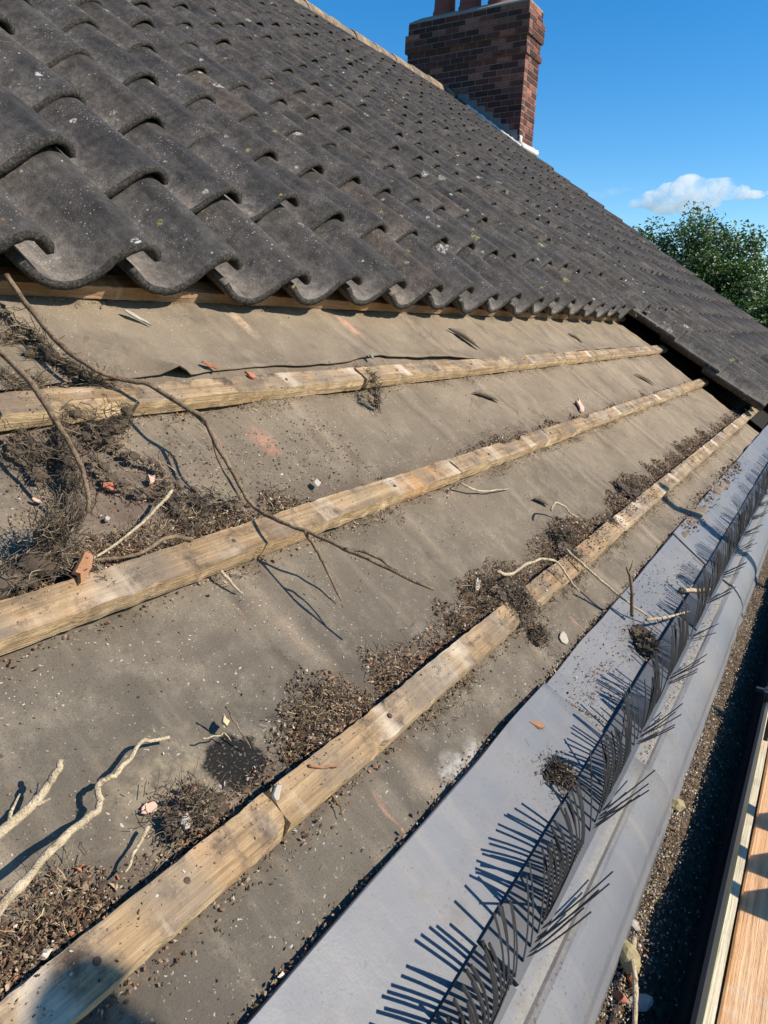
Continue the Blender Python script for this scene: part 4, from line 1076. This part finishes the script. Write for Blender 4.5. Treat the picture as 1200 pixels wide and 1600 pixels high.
def blob_clump(u, v, w, r, n, label, seed, flat=.5, dark=1.0):
    rs = random.Random(seed); mb = MB(); c = RP(u, v, w); r_ = r * G
    for k in range(9):
        a = rs.uniform(0, 6.3); q = rs.uniform(0, .75)
        lump(mb, c + AX * math.cos(a) * q * r_ + AY * math.sin(a) * q * r_ * .8, r_ * rs.uniform(.25, .5), r_ * rs.uniform(.22, .42), r_ * flat * rs.uniform(.35, .75) * (1.1 - q), rs.uniform(0, 90), 3, shade(SOILC, dark * rs.uniform(.6, 1.3)))
    for _ in range(n):
        a = rs.uniform(0, 6.3); q = abs(rs.gauss(0, .55)); h_ = flat * r_ * max(.05, (1 - q)) * rs.uniform(.2, 1.0)
        p = c + AX * math.cos(a) * q * r_ + AY * math.sin(a) * q * r_ + AZ * h_
        if rs.random() < .55:
            d = (AX * rs.gauss(0, 1) + AY * rs.gauss(0, 1) + AZ * rs.gauss(.1, .5)).normalized()
            fibre(mb, rs, p, d, rs.uniform(.005, .02), rs.choice((.0002, .0003, .0005)), shade(rs.choice(FC), dark * rs.uniform(.7, 1.4)))
        else: chip(mb, p, rs.choice((.0008, .0012, .0018, .0026)), tuple(x * dark for x in pick(PAL)), .6)
    return tag(mb.build('moss_clump', M_CRUMB), label, 'moss clump')
blob_clump(-.47, .235, .02, .105, 1700, 'round brown moss clump behind the lowest batten', 21, .6, 1.15)
blob_clump(1.78, .10, .08, .17, 1500, 'large dark moss heap spilling over the lowest batten', 22, .5, .95)
blob_clump(1.80, -.10, .01, .09, 600, 'dark moss spill hanging below the lowest batten', 23, .5, .95)
blob_clump(2.66, -.60, .02, .17, 900, 'brown moss clump on the grey tray at the upright twig', 24, .4)
blob_clump(1.02, -.60, .03, .10, 900, 'brown moss tuft caught at the comb on the nearest tray', 25, .5)
blob_clump(3.0, .24, .02, .2, 900, 'dark moss lump behind the far lowest batten', 26, .4, .95)
blob_clump(2.75, .10, .085, .07, 350, 'small moss scrap lying on top of the lowest batten at the hooked twig', 28, .35, .95)
blob_clump(3.75, .12, .07, .10, 450, 'moss scrap draped over the far lowest batten', 29, .4, .95)
blob_clump(4.9, .2, .02, .25, 900, 'far dark moss lump beside the slot end of the lowest batten', 27, .35, .95)

# ------------------------------------------------------------------ single chips, shards and stones
def shard(u, v, w, a, b, t, mat, label, rot=0.0, tilt=.2, cat='shard', name='shard', seed=0, N=9):
    rs = random.Random(seed * 13 + 5); mb = MB(); top, bot = [], []
    R_ = RM @ (Matrix.Rotation(rot, 3, 'Z') @ Matrix.Rotation(tilt, 3, 'X') @ Matrix.Rotation(rs.uniform(-.3, .3), 3, 'Y'))
    c = RP(u, v, w)
    for i in range(N):
        an = 2 * math.pi * i / N; k = rs.uniform(.42, 1.25)
        p = Vector((math.cos(an) * a * k, math.sin(an) * b * k, 0)); bz = rs.uniform(-.3, .5) * t
        top.append(c + R_ @ (p * .9 + Vector((0, 0, t + bz)))); bot.append(c + R_ @ (p + Vector((0, 0, bz - t * .3))))
    ctr = c + R_ @ Vector((0, 0, t * 1.5))
    mb.add(top + bot + [ctr], [(i, (i + 1) % N, 2 * N) for i in range(N)] + [(i, i + N, (i + 1) % N + N, (i + 1) % N) for i in range(N)] + [tuple(range(2 * N - 1, N - 1, -1))])
    return tag(mb.build(name, mat), label, cat)
SH = [
 (1.31, 2.31, .03, .017, .007, .003, M_RED, 'red clay shard standing behind the second batten', 2.2, .5),
 (1.44, 2.12, .10, .014, .006, .003, M_RED, 'red clay shard draped on the front edge of the second batten', 2.2, -.2),
 (.13, 1.58, .02, .011, .009, .002, M_RED, 'bright red chip in the root mat between second and third battens', .3, .3),
 (-.19, 1.59, .005, .008, .005, .001, M_PINK, 'small pink leaf-shaped flake on the felt at the left', 2.4, .1),
 (-.30, 1.16, .11, .026, .010, .004, M_LEAF, 'brown wood chip standing on the back of the third batten', .9, .4),
 (-.17, .43, .02, .012, .006, .002, M_TAN, 'small tan chip beside the black patch in the felt', .8, .3),
 (1.16, -.40, .035, .018, .007, .002, M_LEAF, 'curved reddish brown flake lying on the nearest grey tray', 2.3, .2),
 (6.0, 1.32, .01, .05, .022, .004, M_PINK, 'large pink tile fragment behind the far third batten', .6, .2),
 (1.68, .32, .045, .015, .009, .0008, M_WHITE, 'pale flake upright on the moss bank above the lowest batten', .3, .7),
 (1.99, -.22, .006, .018, .010, .0006, M_WHITE, 'white lichen flake on the felt above the second tray', .2, .1),
 (1.15, 2.81, .01, .028, .007, .002, M_WHITE, 'white splintered flake below the uppermost batten', -.9, .1),
 (.33, 1.56, .03, .010, .007, .002, M_PINK, 'pale pink flake on the root mat', .5, .2),
 (1.28, 1.30, .014, .010, .007, .0012, M_WHITE, 'pale stone chip behind the third batten', .4, .2),
 (.01, 1.42, .01, .007, .004, .002, M_WHITE, 'tiny white chip below the root mat', .5, .2),
 (-.56, .33, .008, .009, .006, .0006, M_PINK, 'reddish dust flake on the felt by the brown moss clump', .2, .05),
 (-.52, .23, .05, .012, .006, .002, M_WHITE, 'grey white flake on the soil behind the near lowest batten', .9, .2),
 (-.24, .12, .09, .012, .005, .002, M_WHITE, 'white torn chip at the joint of the lowest batten', .7, .4),
 (3.0, 2.30, .05, .010, .006, .003, M_WHITE, 'small grey white stone on the felt lap', 1.2, .8),
]
for i, s_ in enumerate(SH): shard(*s_, seed=i)
STN = [(.215, -.284, .024, .014, .010, M_STONE, 'flat yellow lichen covered stone in the gutter'), (.268, -.276, .011, .008, .006, M_WHITE, 'small white pebble in the gutter above the yellow stone'),
       (.53, -.280, .013, .011, .009, M_STONE, 'single tan pebble on the gutter edge'), (.195, -.296, .013, .006, .004, M_RED, 'red clay chip in the gutter under the yellow stone'),
       (.16, -.290, .009, .006, .004, M_RED, 'small red chip farthest down the gutter'), (.175, -.31, .018, .010, .004, M_WHITE, 'thin grey flake in the shaded gutter')]
for i, (x, y, a, b, t, mt, lb) in enumerate(STN):
    mb = MB(); bb = bmesh.new(); bmesh.ops.create_icosphere(bb, subdivisions=2, radius=1)
    vs = [Vector((v.co.x * a * (1 + .55 * nz(v.co.x * 2.3, v.co.y * 2.3, i + v.co.z)), v.co.y * b * (1 + .55 * nz(v.co.y * 2.3, v.co.z * 2.3, i + 3)), v.co.z * t * (1 + .5 * nz(v.co.x * 3, v.co.y * 3, i + 8)))) for v in bb.verts]
    Rz = Matrix.Rotation(.6 + i, 3, 'Z'); c = Vector((x, y, grit_h(x, y) + t * .6))
    mb.add([Rz @ v + c for v in vs], [tuple(v.index for v in f.verts) for f in bb.faces]); bb.free()
    tag(mb.build('stone', mt), lb, 'stone')
# dead stalk lying along the gutter
mb = MB(); pts = smooth_path([(.245, -.285, -.235), (.205, -.292, -.228), (.17, -.303, -.222), (.10, -.318, -.225), (.0, -.33, -.23)], 6); mb.tube(pts, knob(pts, .0036, 31), 8)
tag(mb.build('twig', M_PALEBARK, smooth=True), 'pale stalk lying along the shaded gutter below the yellow stone', 'branch')

# ------------------------------------------------------------------ tree beyond the verge
def make_tree(base, ctr, rad, nclump, leaf, label, seed):
    rs = random.Random(seed); base = Vector(base); ctr = Vector(ctr)
    t = thing('leafy_tree', label, 'tree', base)
    tr = MB()
    trunk = smooth_path([base, base.lerp(ctr, .35) + Vector((.1, .15, 0)), base.lerp(ctr, .75), ctr + Vector((0, 0, rad[2] * .4))], 6)
    tr.tube(trunk, [.20 * (1 - .85 * i / len(trunk)) for i in range(len(trunk))], 10)
    tr.build('trunk', M_BARK, t, smooth=True)
    lm = MB(); ends = []
    for k in range(nclump):
        while True:
            d = Vector((rs.uniform(-1, 1), rs.uniform(-1, 1), rs.uniform(-1, 1)))
            if .15 < d.length < 1: break
        d = d * (.55 + .45 * rs.random())/ max(d.length, .6) if d.length > .6 else d
        lump = 1 + .24 * nz(d.x * 2.2, d.y * 2.2, d.z * 2.2 + seed)
        e = ctr + Vector((d.x * rad[0], d.y * rad[1], d.z * rad[2])) * lump
        ends.append(e)
        if k % 3 == 0:
            s_ = trunk[int(len(trunk) * rs.uniform(.45, .95))]
            lm.tube(smooth_path([s_, s_.lerp(e, .5) + Vector((rs.gauss(0, .1), rs.gauss(0, .1), .15)), e], 3), [.045 * (1 - .8 * i / 7) for i in range(7)], 5)
    lm.build('limbs', M_BARK, t, smooth=True)
    cr = MB()
    for e in ends:
        cs = rs.uniform(.22, .48)
        dens = int(80 * (cs / .4) ** 2)
        tone = rs.uniform(.7, 1.3)
        for _ in range(dens):
            o = Vector([max(-1.5, min(1.5, rs.gauss(0, 1))) for _q in range(3)]) * cs * .5
            p = e + o; a = Vector((rs.gauss(0, 1), rs.gauss(0, 1), rs.gauss(0, .7))).normalized(); b = a.orthogonal().normalized()
            nrm = a.cross(b); s_ = leaf * rs.uniform(.6, 1.3)
            g = tone * rs.uniform(.75, 1.3); col = (.040 * g, .088 * g, .018 * g) if rs.random() < .78 else (.095 * g, .145 * g, .026 * g)
            cr.add([p - a * s_, p + b * s_ * .55 + nrm * s_ * .15, p + a * s_, p - b * s_ * .55 + nrm * s_ * .15], [(0, 1, 2, 3)], col)
    m = MT('leaf', .5, .4); cc = m.attr('col'); m.base(cc)
    m.b.inputs['Transmission Weight'].default_value = 0
    tl = m.n('ShaderNodeBsdfTranslucent'); m.put(tl.inputs[0], m.mix(.5, cc, (.16, .25, .03))); mx = m.n('ShaderNodeMixShader'); mx.inputs[0].default_value = .22
    out = m.t.nodes['Material Output']; m.t.links.new(m.b.outputs[0], mx.inputs[1]); m.t.links.new(tl.outputs[0], mx.inputs[2]); m.t.links.new(mx.outputs[0], out.inputs[0])
    cr.build('crown', m.m, t)
    return t
cp = RP(*CAMP)
def along(d, dist): return cp + Vector(d) * dist
tc = along((.9867, .1710, .0070), 24)
make_tree((tc.x, tc.y, -5.6), tc, (2.3, 3.0, 2.85), 1350, .060, 'dark green leafy tree rising behind the roof verge', 3)
tc2 = along((.9900, .0860, -.035), 22)
make_tree((tc2.x, tc2.y, -5.6), tc2, (1.6, 1.7, 1.9), 420, .060, 'lighter green leafy tree lower down by the frame edge', 9)

# ------------------------------------------------------------------ clouds: volumes far off
def cloud(d, dist, lobes, dens, label):
    c = along(d, dist); fw = Vector(d).normalized(); rt = fw.cross(Vector((0, 0, 1))).normalized(); up = Vector((0, 0, 1))
    ob = thing('cloud', label, 'cloud', c); bb = bmesh.new()
    for (x, z, r, q) in lobes:
        ret = bmesh.ops.create_icosphere(bb, subdivisions=3, radius=1)
        for v in ret['verts']:
            n = v.co.copy(); k = 1 + .22 * mnoise.noise(n * 1.7 + Vector((x, z, r))) + .10 * mnoise.noise(n * 4.1 + Vector((x, z, r)))
            v.co = rt * (x + n.x * r * k) + up * ((z + n.z * r * q * k) * .86) + fw * (n.y * r * k)
    me = bpy.data.meshes.new('cloud'); bb.to_mesh(me); bb.free()
    m = bpy.data.materials.new('cloud_vapour'); m.use_nodes = True; t = m.node_tree; t.nodes.clear()
    pv = t.nodes.new('ShaderNodeVolumePrincipled'); out = t.nodes.new('ShaderNodeOutputMaterial'); t.links.new(pv.outputs[0], out.inputs['Volume'])
    pv.inputs['Color'].default_value = (1, 1, 1, 1); pv.inputs['Anisotropy'].default_value = 0.0
    g = t.nodes.new('ShaderNodeNewGeometry'); ns = t.nodes.new('ShaderNodeTexNoise'); ns.inputs['Scale'].default_value = .075; ns.inputs['Detail'].default_value = 5
    t.links.new(g.outputs['Position'], ns.inputs['Vector'])
    rp = t.nodes.new('ShaderNodeMapRange'); rp.inputs['From Min'].default_value = .40; rp.inputs['From Max'].default_value = .68; rp.inputs['To Min'].default_value = 0; rp.inputs['To Max'].default_value = dens
    t.links.new(ns.outputs[0], rp.inputs[0]); t.links.new(rp.outputs[0], pv.inputs['Density'])
    me.materials.append(m)
    o = bpy.data.objects.new('vapour', me); C.objects.link(o); o.parent = ob
    return ob
cloud((.9722, .1807, .1475), 600, [(-30, 0, 12, .6), (-18, 4, 13, .7), (-7, 8, 14, .75), (4, 6, 13, .7), (14, 6, 13, .7), (24, 4, 11, .6), (36, 2, 8, .45), (48, 3, 7, .3), (60, 4, 5, .22), (-40, -3, 8, .5), (0, -4, 16, .6), (-20, -6, 14, .5)], .13, 'white puffy cloud above the tree')
cloud((.9466, .2834, .1530), 600, [(-8, 0, 9, .4), (4, 2, 9, .35), (14, 4, 6, .25)], .012, 'faint wisp of cloud just beyond the verge')
